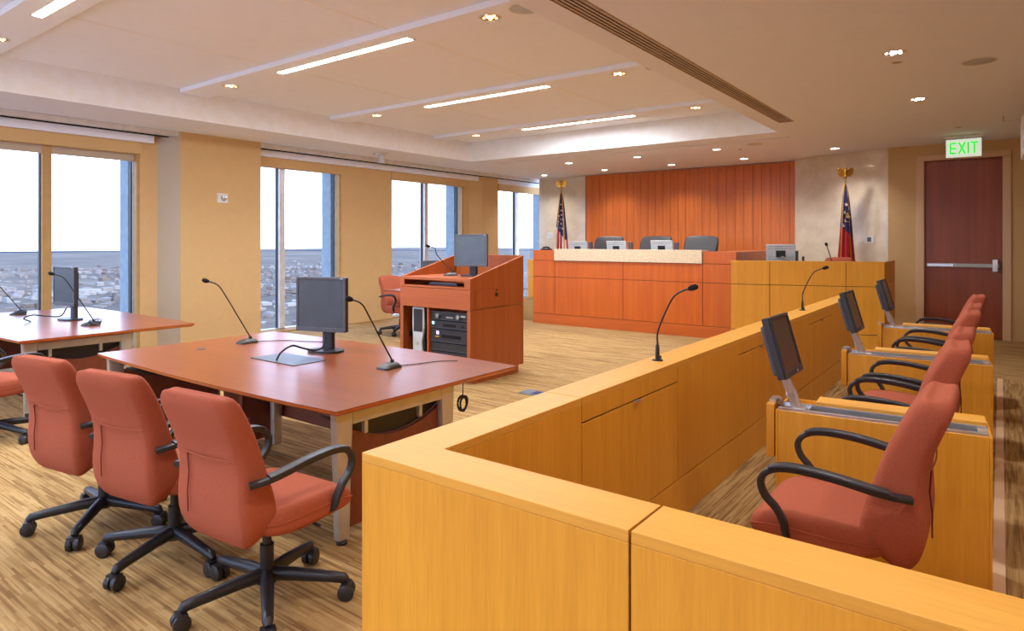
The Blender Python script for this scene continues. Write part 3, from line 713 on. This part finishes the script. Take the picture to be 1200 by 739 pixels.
# desktop monitors
def make_monitor(label, w=.455, h=.43, body='monitor_black', bez='monitor_grey', scr='screen_grey', lift=.17):
    # screen faces -y
    t = thing('desktop_monitor', label, 'monitor')
    MB().loft([[(a, b+.06, z) for a, b in rring(.15, .1, .1, 6)] for z in (0, .012, .018)]).build('base', body, t, True)
    MB().loft([[(a, .10+b, z) for a, b in rring(.05, .022, .015, 3)] for z in (.015, lift, lift+h*.75)]).build('stand', body, t, True)
    MB().tube([(.05, .1, .16), (.068, .1, .16)], .012, 10).build('stand_knob', body, t, True)
    c_ = MB().box(-w/2, w/2, -.005, .035, lift, lift+h).build('casing', body, t, bevel=.006)
    MB().box(-w*.33, w*.33, .035, .08, lift+.06, lift+h-.06).build('rear_housing', body, t, bevel=.008)
    b_ = .018
    MB().box(-w/2, w/2, -.014, -.005, lift, lift+.032).build('bezel', bez, t, bevel=.002)
    MB().box(-w/2, w/2, -.014, -.005, lift+h-b_, lift+h).build('bezel', bez, t, bevel=.002)
    MB().box(-w/2, -w/2+b_, -.014, -.005, lift+.032, lift+h-b_).build('bezel', bez, t, bevel=.002)
    MB().box(w/2-b_, w/2, -.014, -.005, lift+.032, lift+h-b_).build('bezel', bez, t, bevel=.002)
    MB().box(-w/2+b_, w/2-b_, -.009, -.0045, lift+.032, lift+h-b_).build('screen', scr, t)
    MB().box(w/2-.045, w/2-.02, -.016, -.014, lift+h-.014, lift+h-.006).build('sticker', 'silver_plastic', t)
    return t
m1 = make_monitor('black monitor with grey screen on the centre table'); m1.location = (-4.3, 3.22, .74); m1.rotation_euler = (0, 0, math.radians(18))
m2 = copy_tree(m1); m2['label'] = 'black monitor on the left table in front of the window'; m2.location = (-8.38, 2.83, .74); m2.rotation_euler = (0, 0, math.radians(6))
for o in (m1, m2): o['group'] = 'monitors on the counsel tables'
m3 = copy_tree(m1); m3['label'] = 'small dark monitor peeking over the left side of the lectern'; m3.location = (-7.62, 7.95, .81); m3.rotation_euler = (0, 0, math.radians(60)); m3['group'] = 'monitors on the counsel tables'
m3.scale = (.82, .82, .82)

# gooseneck microphones
def make_mic(label, coil=False, hgt=.55, reach=.38):
    t = thing('desk_microphone', label, 'microphone')
    rings = []
    for z, s in ((0, 1), (.012, .98), (.028, .72), (.036, .5)):
        rings.append([(a*s, b*s+.03*(1-s), z) for a, b in rring(.06, .085, .035, 5)])
    MB().loft(rings).build('base', 'mic_base', t, True)
    MB().cyl((0, .03, .03), (0, .03, .055), .014, 12).build('socket', 'mic_base', t, True)
    P = catmull([(0, .03, .05), (0, -.06, hgt*.36), (0, -.18, hgt*.72), (0, -reach*.68, hgt*.93), (0, -reach*.9, hgt)], 6)
    MB().tube(P, .0055, 8).build('gooseneck', 'black_metal', t, True)
    e = P[-1]; d_ = (P[-1]-P[-3]).normalized()
    MB().tube([e, e+d_*.012, e+d_*.03, e+d_*.05, e+d_*.058], [.01, .016, .019, .016, .006], 12).build('foam_head', 'foam', t, True)
    if coil:
        pts = []
        for k in range(90):
            a = k*.42; r = .07+.015*math.sin(k*.9); pts.append((.02+r*math.cos(a), .03+r*.75*math.sin(a), .03+.02*math.sin(k*.37)+.012*math.sin(a)))
        MB().tube(pts, .0035, 6).build('coiled_cord', 'black_plastic', t, True)
    return t
def aim(o, x, y, z, rz): o.location = (x, y, z); o.rotation_euler = (0, 0, math.radians(rz)); return o
aim(make_mic('gooseneck microphone on the centre table, left of its monitor'), -5.24, 3.15, .74, 0)
aim(make_mic('gooseneck microphone on the centre table, right of its monitor', hgt=.5), -3.41, 3.12, .74, 4)
aim(make_mic('gooseneck microphone with coiled cord right of the monitor on the left table', True), -7.67, 2.83, .74, 6)
aim(make_mic('gooseneck microphone with coiled cord at the far left edge on the left table', True, .5, .3), -9.5, 2.72, .74, -12)
# mic cords, monitor cable, hatch plate
tag(MB().tube(catmull([(-5.23, 3.22, .745), (-5.1, 3.42, .744), (-4.9, 3.5, .744), (-4.75, 3.58, .744)], 6), .003, 6).build('microphone_cord', 'black_plastic', None, True), 'thin black cord behind the left microphone on the centre table', 'cord')
tag(MB().tube(catmull([(-3.4, 3.2, .745), (-3.35, 3.34, .744), (-3.3, 3.5, .744), (-3.2, 3.6, .744)], 6), .003, 6).build('microphone_cord', 'black_plastic', None, True), 'thin black cord from the right microphone over the edge of the centre table', 'cord')
t = thing('cable_hatch', 'flat dark square cable hatch on the centre table before the monitor', 'hatch', (-4.27, 2.9, .74))
MB().box(-.27, .27, -.14, .14, 0, .004).build('plate', 'monitor_grey', t, bevel=.001)
MB().box(-.27, .27, -.143, -.14, 0, .005).build('lip', 'black_metal', t)
def cable(name, pts, r, label): return tag(MB().tube(catmull(pts, 8), r, 8).build(name, 'black_plastic', None, True), label, 'cable')
cable('monitor_cable', [(-4.27, 2.80, .745), (-4.27, 2.84, .80), (-4.28, 2.94, .835), (-4.3, 3.05, .80), (-4.27, 3.14, .775), (-4.25, 3.2, .80), (-4.27, 3.235, .88)], .0075, 'thick black cable looping from the table hatch to the centre monitor')
cable('monitor_cable', [(-8.5, 2.55, .745), (-8.55, 2.5, .78), (-8.55, 2.58, .81), (-8.5, 2.7, .79), (-8.4, 2.8, .79), (-8.38, 2.85, .88)], .0075, 'thick black cable looping to the monitor on the left table')
t = thing('table_grommet', 'small dark grommet on the centre table left of the near microphone', 'grommet', (-5.25, 2.75, .74))
MB().lathe([(.035, 0), (.035, .003), (.028, .004)], n=18).build('cap', 'monitor_grey', t, True)
# coil hanging at the table end
co_ = []
for k in range(120):
    a = k*.45; r = .042+.006*math.sin(k*.31); co_.append((.012*math.sin(k*.23), r*math.cos(a), -.2+r*1.15*math.sin(a)))
t = thing('hanging_cable_coil', 'coiled black cable hanging under the right end of the centre table', 'cable', (-2.93, 3.35, .72))
MB().tube([(0, 0, 0), (0, 0, -.16)], .0035, 6).build('cable', 'black_plastic', t, True)
MB().tube(co_, .0035, 6).build('coil', 'black_plastic', t, True)
# floor box
t = thing('floor_box', 'flat blue grey floor outlet plate in the carpet beyond the rail corner', 'floor outlet', (-3.94, 5.72, 0))
MB().box(-.2, .2, -.1, .1, 0, .006).build('cover', 'monitor_grey', t, bevel=.002)
MB().box(-.06, .06, -.06, .06, .006, .009).build('flap', 'flag_blue', t)

# rail microphones
def rail_mic(label, x, y):
    t = thing('rail_microphone', label, 'microphone', (x, y, H), 0, 'gooseneck microphones on the jury rail')
    MB().lathe([(.032, 0), (.032, .006), (.02, .008)], n=18).build('base', 'black_metal', t, True)
    MB().lathe([(.011, .008), (.013, .02), (.011, .08), (.007, .1)], n=12).box(.012, .02, -.012, .012, .01, .03).build('socket', 'black_metal', t, True)
    P = catmull([(0, 0, .1), (.002, 0, .17), (.05, 0, .29), (.10, 0, .38), (.15, 0, .415), (.19, 0, .43)], 6)
    MB().tube(P, .0055, 8).build('gooseneck', 'black_metal', t, True)
    e = P[-1]; d_ = (P[-1]-P[-3]).normalized()
    MB().tube([e, e+d_*.012, e+d_*.03, e+d_*.05, e+d_*.058], [.01, .016, .018, .015, .006], 12).build('foam_head', 'foam', t, True)
rail_mic('black gooseneck microphone on the jury rail, the nearer one', -1.62, 3.59)
rail_mic('black gooseneck microphone on the jury rail, farther one before the witness stand', -1.62, 7.1)

# ================================================================== lectern
LT = thing('lectern', 'large cherry wood lectern cabinet with sloping sides and an equipment bay', 'lectern', (-5.335, 6.1, 0))
hx, y0, y1 = .565, -.5, .5
def lp(name, m, *a, **k): return part(name, m, LT, *a, **k)
def slope(x0_, x1_):
    z = lambda y: 1.2 if y <= -.49 else 1.2+.25*(y+.5)
    v = [(x, y, zz) for x in (x0_, x1_) for y, zz in ((-.5, .845), (.5, .845), (.5, 1.45), (-.5, 1.2))]
    return MB().add(v, [(0, 1, 2, 3), (7, 6, 5, 4), (0, 4, 5, 1), (1, 5, 6, 2), (2, 6, 7, 3), (3, 7, 4, 0)])
for s in (-1, 1):
    a, b = sorted((s*hx, s*(hx-.03)))
    slope(a, b).build('side_panel', 'lectern_wood', LT, bevel=.002)
    lp('lower_side_panel', 'lectern_wood', a, b, y0, y1, .1, .84)
lp('back_panel', 'lectern_wood', -hx+.031, hx-.031, y1-.03, y1, .1, 1.45)
lp('top_shelf', 'lectern_wood_x', -hx+.031, hx-.031, y0, .2, 1.17, 1.2)
lp('keyboard_shelf', 'lectern_wood_x', -hx+.031, hx-.031, y0-.0, .0, 1.085, 1.1)
dr = lp('keyboard_drawer', 'lectern_wood_x', -hx, hx, y0-.022, y0-.001, 1.075, 1.1)
MB().box(-hx, -hx+.07, y0-.022, y0-.001, 1.1, 1.165).box(hx-.09, hx, y0-.022, y0-.001, 1.1, 1.165).build('drawer_cheek', 'lectern_wood_x', dr)
lp('top_edge', 'lectern_wood_x', -hx, hx, y0-.022, y0-.001, 1.165, 1.2)
lp('front_panel', 'lectern_wood_x', -hx, hx, y0-.022, y0-.001, .842, 1.07)
lp('stile', 'lectern_wood', -hx, -hx+.05, y0-.02, y0-.001, .1, .838); lp('stile', 'lectern_wood', hx-.05, hx, y0-.02, y0-.001, .1, .838)
lp('divider', 'lectern_wood', -.12, -.095, y0-.01, .3, .1, .84)
lp('bay_back', 'dark_gap', -hx+.031, hx-.031, .30, .31, .1, .84)
lp('bay_floor', 'lectern_wood_x', -hx+.031, hx-.031, y0, .3, .1, .115)
lp('plinth', 'lectern_wood_x', -hx+.04, hx-.02, y0+.08, y1-.08, 0, .1)
ac = MB().box(hx+.001, hx+.008, -.44, .22, .865, 1.06).build('access_door', 'lectern_wood', LT, bevel=.001)
MB().box(hx+.008, hx+.012, -.08, -.03, .975, 1.02).build('lock', 'black_metal', ac)
MB().lathe([(.014, -.003), (.014, .003)], n=12).build('keyhole', 'black_metal', ac)
for k in ac.children:
    if k.name.startswith('keyhole'): k.location = (hx+.008, -.055, 1.05); k.rotation_euler = (0, PI/2, 0)
lp('cable_clip', 'black_metal', -hx+.031, -hx+.045, -.4, -.36, .45, .51)
# things on/in it
kb = thing('keyboard', 'black keyboard with pale keys in the slot of the lectern', 'keyboard', (-5.335+.03, 5.78, 1.1))
MB().box(-.23, .23, -.08, .08, 0, .02).build('body', 'monitor_grey', kb, bevel=.004)
for r_ in range(3):
    for k in range(12): MB().box(-.21+k*.035, -.182+k*.035, -.07+r_*.045, -.034+r_*.045, .02, .03).build('key', 'silver_plastic', kb)
pc = thing('computer_tower', 'silver and black computer tower in the left bay of the lectern', 'computer', (-5.64, 5.9, .115))
MB().box(-.085, .095, -.25, .2, 0, .68).build('case', 'black_metal', pc, bevel=.004)
rg = []
prof = [(.0, -.085, .095), (.1, -.085, .08), (.3, -.085, .06), (.40, -.09, .085), (.48, -.095, .1), (.70, -.095, .1), (.715, -.08, .09)]
MB().loft([[(x0_, -.25, z), (x0_, -.275, z), (x1_, -.275, z), (x1_, -.25, z)] for z, x0_, x1_ in prof]).build('front_fascia', 'silver_plastic', pc, bevel=.003)
MB().box(-.07, .078, -.279, -.275, .42, .69).build('front_bezel', 'monitor_black', pc, bevel=.001)
MB().box(-.055, .06, -.281, -.279, .44, .444).box(-.055, .06, -.281, -.279, .6, .604).box(-.055, .06, -.281, -.279, .65, .654).build('drive_slot', 'black_metal', pc)
MB().tube([(-.01, -.278, .28), (-.01, -.283, .28)], .022, 16).build('power_button', 'silver', pc, True)
rk = [(.70, .80, 'amplifier'), (.60, .69, 'disc_player'), (.44, .59, 'video_recorder'), (.34, .43, 'blank_unit'), (.24, .33, 'blank_unit'), (.13, .23, 'blank_unit')]
RL = ['black rack unit with two chrome dials, topmost in the lectern bay', 'black rack unit with a small blue light, second from the top in the lectern bay', 'black rack recorder with a violet light in the middle of the lectern bay', 'plain black rack unit below the violet-lit recorder', 'second plain black rack unit down in the lectern bay', 'lowest plain black rack unit in the lectern bay']
for (za, zb, nm), lb in zip(rk, RL):
    t = thing({'blank_unit': 'rack_unit', 'amplifier': 'amplifier', 'disc_player': 'disc_player', 'video_recorder': 'video_recorder'}[nm], lb, 'rack unit', (-5.335+.21, 5.62, za+.005), 0, 'rack units in the lectern')
    h_ = zb-za-.005
    MB().box(-.29, .28, 0, .3, 0, h_).build('case', 'monitor_black', t, bevel=.003)
    MB().box(-.29, .28, -.006, 0, 0, .006).box(-.29, .28, -.006, 0, h_-.004, h_).build('face_lip', 'monitor_grey', t)
    if nm == 'amplifier':
        for x in (-.17, .15): MB().tube([(x, 0, h_*.5), (x, -.03, h_*.5)], .026, 16).build('dial', 'chrome', t, True)
        MB().box(-.05, .06, -.003, 0, h_*.28, h_*.4).build('name_strip', 'silver_plastic', t)
        MB().box(.18, .25, -.004, 0, h_*.5, h_*.7).build('switch', 'silver_plastic', t)
    if nm == 'disc_player':
        MB().box(-.1, .1, -.004, 0, h_*.3, h_*.62).build('disc_tray', 'black_void', t)
        MB().box(-.27, -.24, -.005, 0, h_*.5, h_*.85).build('indicator_light', 'led_blue', t)
        MB().tube([(.2, 0, h_*.45), (.2, -.015, h_*.45)], .016, 12).build('dial', 'black_metal', t, True)
    if nm == 'video_recorder':
        MB().box(-.12, .18, -.004, 0, h_*.35, h_*.6).build('display', 'black_void', t)
        MB().box(-.2, -.165, -.005, 0, h_*.6, h_*.85).build('indicator_light', 'led_violet', t)
        MB().box(-.22, -.16, -.004, 0, h_*.38, h_*.45).build('label_strip', 'gold_fringe', t)
t = make_monitor('grey screened monitor standing on top of the lectern', .42, .39, lift=.12); t.location = (-5.12, 6.0, 1.2); t.rotation_euler = (0, 0, math.radians(22)); t.scale = (1, 1, 1); t['group'] = 'monitors on the counsel tables'
aim(make_mic('slim gooseneck microphone on top of the lectern, left of the monitor', False, .36, .3), -5.45, 6.0, 1.2, -25)

# ================================================================== judges bench
B = thing('judges_bench', 'wide cherry wood judges bench with a cream stone band along its top', 'bench', (-5.475, 10.7, 0))
bx0, bx1 = -2.025, 2.025
def bp_(name, m, *a, **k): return part(name, m, B, *a, **k)
bp_('core', 'dark_gap', bx0+.012, bx1-.012, .012, .5, 0, 1.43, bevel=0)
bp_('core', 'dark_gap', bx1-.4, bx1-.012, .5, 2.4, 0, 1.43, bevel=0)
bp_('core', 'dark_gap', bx0+.012, bx0+.4, .5, 1.0, 0, 1.2, bevel=0)
def us(u, Y=10.7):
    a = (u-600)/764; d_ = Y/(.8+.6*a); return d_*(.8*a-.6)+5.475
xs = [bx0, us(650), us(730), us(823.5), bx1]
for i in range(4):
    a, b = xs[i]+.004, xs[i+1]-.004; mid = i in (1, 2)
    bp_('lower_panel', 'cherry', a, b, 0, .012, .205, .925)
    bp_('upper_panel', 'cherry', a, b, 0, .012, .932, 1.245)
    if not mid: bp_('top_panel', 'cherry', a, b, 0, .012, 1.252, 1.45)
bp_('stone_band', 'stone', xs[1]+.004, xs[3]-.004, -.03, .3, 1.252, 1.475, bevel=.003)
bp_('plinth', 'cherry_x', bx0, bx1, 0.0, .012, 0, .198)
bp_('side_panel', 'cherry', bx1-.012, bx1, .013, 2.4, 0, .925); bp_('side_panel', 'cherry', bx1-.012, bx1, .013, 2.4, .932, 1.245); bp_('side_panel', 'cherry', bx1-.012, bx1, .013, 2.4, 1.252, 1.45)
bp_('side_panel', 'cherry', bx0, bx0+.012, .013, .5, 0, 1.45)
bp_('top', 'cherry_x', bx0, xs[1], .0125, .5, 1.43, 1.45); bp_('top', 'cherry_x', xs[3], bx1-.0125, .0125, .5, 1.43, 1.45); bp_('top', 'cherry_x', bx1-.4, bx1-.0125, .5, 2.4, 1.43, 1.45)
# side clerk box left of the bench
t = thing('clerk_box', 'low yellow maple box just left of the judges bench', 'desk', (-7.9, 11.75, 0))
part('lower_panel', 'maple', t, -.37, .38, -.15, .35, 0, .85); part('upper_panel', 'maple', t, -.37, .38, -.15, .35, .857, 1.23)
# witness stand
WS = thing('witness_stand', 'yellow maple witness stand between the bench and the jury box', 'witness stand', (-2.34, 11, 0))
pL, pR = Vector((-3.42, 10.33, 0)), Vector((-1.37, 10.97, 0)); o_ = Vector((-2.34, 11, 0)); dd = (pR-pL).normalized(); ang = math.atan2(dd.y, dd.x); nn = Vector((dd.y, -dd.x, 0))
ln = (pR-pL).length
rotm = Matrix.Rotation(ang, 3, 'Z')
def wp(name, u0, u1, z0, z1, m='maple', off=0., th=.012):
    v = [pL-o_+dd*u+nn*k for u, k in ((u0, off), (u1, off), (u1, off-th), (u0, off-th))]
    MB().prism([(q.x, q.y) for q in v], z0, z1).build(name, m, WS, bevel=.0015)
def uof(u):
    a = (u-600)/764
    best = min(range(2000), key=lambda k: abs(((.8*(pL+dd*ln*k/2000).x+.6*(pL+dd*ln*k/2000).y)/(.8*(pL+dd*ln*k/2000).y-.6*(pL+dd*ln*k/2000).x))-a)); return ln*best/2000
us_ = [0, uof(902), uof(991.5), ln]
for a, b in zip(us_, us_[1:]):
    wp('lower_panel', a+.004, b-.004, .238, .945); wp('upper_panel', a+.004, b-.004, .953, 1.32)
wp('plinth', 0, ln, 0, .23)
wp('core', .01, ln-.06, 0, 1.3, 'dark_gap', -.0125, .12)
wp('top_cap', .0, ln-.02, 1.3, 1.32, 'maple_x', -.0125, .13)
part('side_panel', 'maple', WS, .957, .969, -.015, 1.15, 0, .945); part('side_panel', 'maple', WS, .957, .969, -.015, 1.15, .953, 1.32)
part('inner_desk', 'maple_x', WS, -.8, .85, .25, .5, 1.1, 1.13)

# monitors seen from behind
def make_back(label):
    t = thing('silver_monitor', label, 'monitor', (0, 0, 0), 0, 'silver backed monitors on the bench')
    tl = Matrix.Rotation(math.radians(8), 3, 'X')
    MB().box(-.22, .22, -.0, .03, .1, .405, tl, (0, 0, .1)).build('rear_casing', 'silver_plastic', t, bevel=.006)
    MB().box(-.2, .2, .03, .04, .12, .39, tl, (0, 0, .1)).build('screen', 'screen_grey', t)
    MB().box(-.07, .07, -.02, .0, .2, .31, tl, (0, 0, .1)).build('mount_plate', 'black_metal', t, bevel=.003)
    for z in (.16, .2, .34, .375): MB().box(-.19, .19, -.003, .0, z, z+.004, tl, (0, 0, .1)).build('rib', 'monitor_grey', t)
    MB().tube([(0, -.02, .22), (.1, -.05, .16), (.2, .0, .1), (.2, .02, .0)], .014, 8).build('support_arm', 'chrome', t, True)
    MB().lathe([(.05, 0), (.05, .015), (.02, .02)], (.2, .02, 0), 14).build('foot', 'chrome', t, True)
    return t
bk_ = make_back('')
def onray(u, Y): a = (u-600)/764; d_ = Y/(.8+.6*a); return d_*(.8*a-.6)
for i, (u, Y, z, lb, r) in enumerate([(678, 11.25, 1.27, 'silver backed monitor at the left end of the bench next to the flag', -4), (723, 11.25, 1.28, 'silver backed monitor in front of the left judge chair', -6), (776, 11.25, 1.29, 'silver backed monitor in front of the middle judge chair', -4), (915, 11.1, 1.17, 'silver backed monitor on the witness stand', 8)]):
    put(bk_, i > 0, (onray(u, Y), Y, z-(.05 if i < 3 else .0)), math.radians(r), lb)
MB_ = tag(MB().box(-7.3, -3.9, 11.21, 11.6, 1.1, 1.165).build('bench_worktop', 'cherry_x'), 'hidden worktop behind the judges bench that carries the monitors', 'worktop')
tag(MB().box(-3.3, -3.0, 11.21, 11.3, 1.1, 1.165).build('bench_worktop', 'maple_x'), 'small ledge inside the witness stand', 'worktop')
for u, Y, z, lb in [(692, 11.3, 1.28, 'small dark stand right of the leftmost bench monitor'), (739, 11.3, 1.28, 'small dark stand right of the monitor before the left judge chair'), (793, 11.3, 1.28, 'small dark stand right of the monitor before the middle judge chair')]:
    t = thing('pen_stand', lb, 'stand', (onray(u, Y), Y, z), 0, 'small stands on the bench')
    MB().box(-.035, .035, -.03, .03, 0, .33).build('post', 'monitor_grey', t, bevel=.008)
    MB().box(-.05, .05, -.05, .05, -.1, .0).build('base', 'black_metal', t)
t = thing('desk_phone', 'small dark phone at the left end of the judges bench top', 'phone', (onray(640, 10.95), 10.95, 1.45))
MB().box(-.09, .09, -.08, .08, 0, .03).build('body', 'black_plastic', t, bevel=.006)
MB().tube([(-.08, 0, .045), (.0, 0, .06), (.08, 0, .045)], .018, 10).build('handset', 'black_plastic', t, True)
t = thing('witness_microphone', 'slim gooseneck microphone sticking up inside the witness stand', 'microphone', (onray(977, 11.4), 11.4, 1.13))
MB().tube([(0, 0, 0), (-.02, 0, .15), (-.1, 0, .42)], .007, 8).build('gooseneck', 'black_metal', t, True)
MB().tube([(-.1, 0, .42), (-.105, 0, .435), (-.113, 0, .46), (-.117, 0, .475)], [.012, .022, .022, .01], 10).build('foam_head', 'foam', t, True)
MB().lathe([(.05, 0), (.05, .01), (.02, .02)], n=14).build('base', 'black_metal', t, True)
t = thing('witness_speaker', 'two small dark uprights beside the witness stand monitor', 'stand', (onray(934, 11.35), 11.35, 1.13))
MB().box(-.02, .02, -.02, .02, 0, .34).build('upright', 'monitor_grey', t, bevel=.004); MB().box(.08, .11, -.02, .02, 0, .25).build('upright', 'black_metal', t, bevel=.004)
MB().box(-.04, .13, -.04, .04, 0, .01).build('base', 'black_metal', t)

# ================================================================== flags
def flag(label, x, y, ztop, zbot, kind, rb_, face):
    t = thing('flag_on_pole', label, 'flag', (x, y, 0), face)
    MB().cyl((0, 0, .03), (0, 0, ztop+.12), .014, 12).build('pole', 'brass' if kind else 'cherry_wall', t, True)
    MB().lathe([(.16, 0), (.16, .02), (.05, .05), (.03, .09)], n=24).build('pole_base', 'brass', t, True)
    NZ, NA = 46, 72
    def P(i, j, out=0.):
        s = i/NZ; th = 2*PI*j/NA
        r = .02+(rb_-.02)*(s**.75)
        fold = 1+.22*math.sin(5*th+1.2+s*1.5)+.10*math.sin(11*th+2*s)
        r2 = r*fold+out
        zz = ztop-(ztop-zbot)*s-.05*s*math.cos(th*1)
        return Vector((r2*math.cos(th)*.95, r2*math.sin(th)*.55-.02-.03*s, zz))
    v = [P(i, j) for i in range(NZ+1) for j in range(NA)]; f_ = []; mi = []
    for i in range(NZ):
        for j in range(NA):
            f_.append((i*NA+j, i*NA+(j+1) % NA, (i+1)*NA+(j+1) % NA, (i+1)*NA+j)); s = i/NZ
            jj = (j+NA) % NA
            if kind == 0:
                edge = .56+.10*math.cos(2*PI*j/NA+.6)
                mi.append(0 if s < edge else (1 if (jj//4) % 2 else 2))
            else:
                mi.append(0 if s < .60+.05*math.cos(2*PI*j/NA) else 1)
    m = MB(); m.add(v, f_); m.mi = mi
    cl_ = m.build('cloth', ['flag_blue', 'flag_red', 'flag_white'], t, True)
    def star(i, j, r):
        c_ = P(i, j, .004); e1 = (P(i, j+1, .004)-P(i, j-1, .004)).normalized(); e2 = Vector((0, 0, 1)); n_ = e1.cross(e2).normalized()
        if n_.y > 0: n_ = -n_
        pts = [c_+n_*.004+e1*(math.sin(k*PI/5)*(r if k % 2 == 0 else r*.42))+e2*(math.cos(k*PI/5)*(r if k % 2 == 0 else r*.42)) for k in range(10)]
        bk2 = [p_-n_*.003 for p_ in pts]
        MB().loft([bk2, pts]).build('star', 'flag_white', cl_)
    if kind == 0:
        for i, j in [(8, 54), (12, 52), (12, 57), (15, 55), (18, 51), (18, 58), (21, 54), (21, 61), (24, 50), (24, 57), (16, 47), (20, 46)]: star(i, j, .026)
    else:
        for i, j in [(12, 54), (17, 49), (19, 58), (22, 50), (24, 60), (25, 47), (14, 60)]: star(i, j, .04)
        g2 = MB(); 
        for k in range(7):
            a = PI*k/6; 
        arc = [P(20-round(3*math.sin(PI*k/6)), 53+k, .008) for k in range(7)]
        g2.tube(arc, .006, 6); g2.tube([P(22, 53, .008), P(22, 59, .008)], .006, 6)
        g2.build('gold_emblem', 'gold_fringe', cl_, True)
    # gold fringe along one hem and at the foot
    MB().tube([P(i, 60 if kind == 0 else 63, .006) for i in range(0, NZ+1)], [.008+.014*i/NZ for i in range(NZ+1)], 8).build('fringe', 'gold_fringe', t, True)
    MB().tube([P(i, 45 if kind == 0 else 44, .004) for i in range(0, NZ+1)], .008, 8).build('fringe', 'gold_fringe', t, True)
    MB().tube([P(NZ, j) for j in range(NA)]+[P(NZ, 0)], .014, 6).build('fringe', 'gold_fringe', t, True)
    # eagle finial
    e = MB().lathe([(.012, 0), (.03, .02), (.034, .05), (.02, .09), (.012, .1)], (0, 0, ztop+.1), 14)
    e.tube([(0, 0, ztop+.17), (0, -.01, ztop+.22), (0, -.015, ztop+.27), (0, -.03, ztop+.3), (0, -.055, ztop+.295)], [.02, .034, .028, .02, .005], 10)
    ff = e.build('finial', 'brass', t, True)
    for s in (-1, 1):
        o2 = [(0, .2), (.05, .28), (.10, .31), (.14, .28), (.13, .2), (.09, .14), (.03, .15)]
        MB().loft([[(s*a, yy, ztop+b) for a, b in o2] for yy in (-.012, .006)]).build('wing', 'brass', ff, bevel=.003)
    MB().tube([(0, 0, ztop+.02), (.03, -.04, ztop-.1), (.04, -.05, ztop-.35)], .006, 6).build('cord', 'gold_fringe', t, True)
    return t
flag('stars and stripes flag furled on its pole left of the wood panelling', -8.68, 13.6, 2.82, 1.15, 0, .17, math.radians(30))
flag('blue and red state flag furled on its pole before the right plaster wall', -2.27, 13.15, 2.66, 1.25, 1, .13, math.radians(25))

# ================================================================== outside
ZG = -170
struct(MB().box(-14000, -60, -14000, 14000, ZG-1, ZG).build('ground', 'land'), 'brown winter suburbs and woods far below the windows', 'ground')
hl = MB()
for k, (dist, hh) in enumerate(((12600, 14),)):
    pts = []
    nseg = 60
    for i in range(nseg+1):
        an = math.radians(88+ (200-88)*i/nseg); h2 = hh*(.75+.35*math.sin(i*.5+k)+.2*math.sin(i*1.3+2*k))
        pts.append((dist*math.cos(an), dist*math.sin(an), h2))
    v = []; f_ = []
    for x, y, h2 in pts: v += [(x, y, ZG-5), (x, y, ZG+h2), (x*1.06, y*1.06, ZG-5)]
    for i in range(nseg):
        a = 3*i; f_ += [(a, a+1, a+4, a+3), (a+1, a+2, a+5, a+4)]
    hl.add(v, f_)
struct(hl.build('hills', 'hills', None, True), 'low wooded ridges on the horizon, coloured blue for haze', 'hills')
bd = MB(); rnd = random.Random(3)
clusters = [(rnd.uniform(130, 176), rnd.uniform(1100, 5200), rnd.uniform(100, 420)) for _ in range(70)]
for an, ds, sp_ in clusters:
    cx, cy = ds*math.cos(math.radians(an)), ds*math.sin(math.radians(an))
    for _ in range(30):
        x = cx+rnd.gauss(0, sp_); y = cy+rnd.gauss(0, sp_*.8); w_ = rnd.uniform(4, 14); d_ = rnd.uniform(4, 18); h_ = rnd.choice((4, 5, 6, 8, 14))
        if x > -400: continue
        bd.box(x-w_, x+w_, y-d_, y+d_, ZG, ZG+h_, Matrix.Rotation(rnd.random(), 3, 'Z'))
tag(bd.build('town_buildings', 'pale_building'), 'pale scattered low buildings of the town far below', 'buildings', kind='stuff')
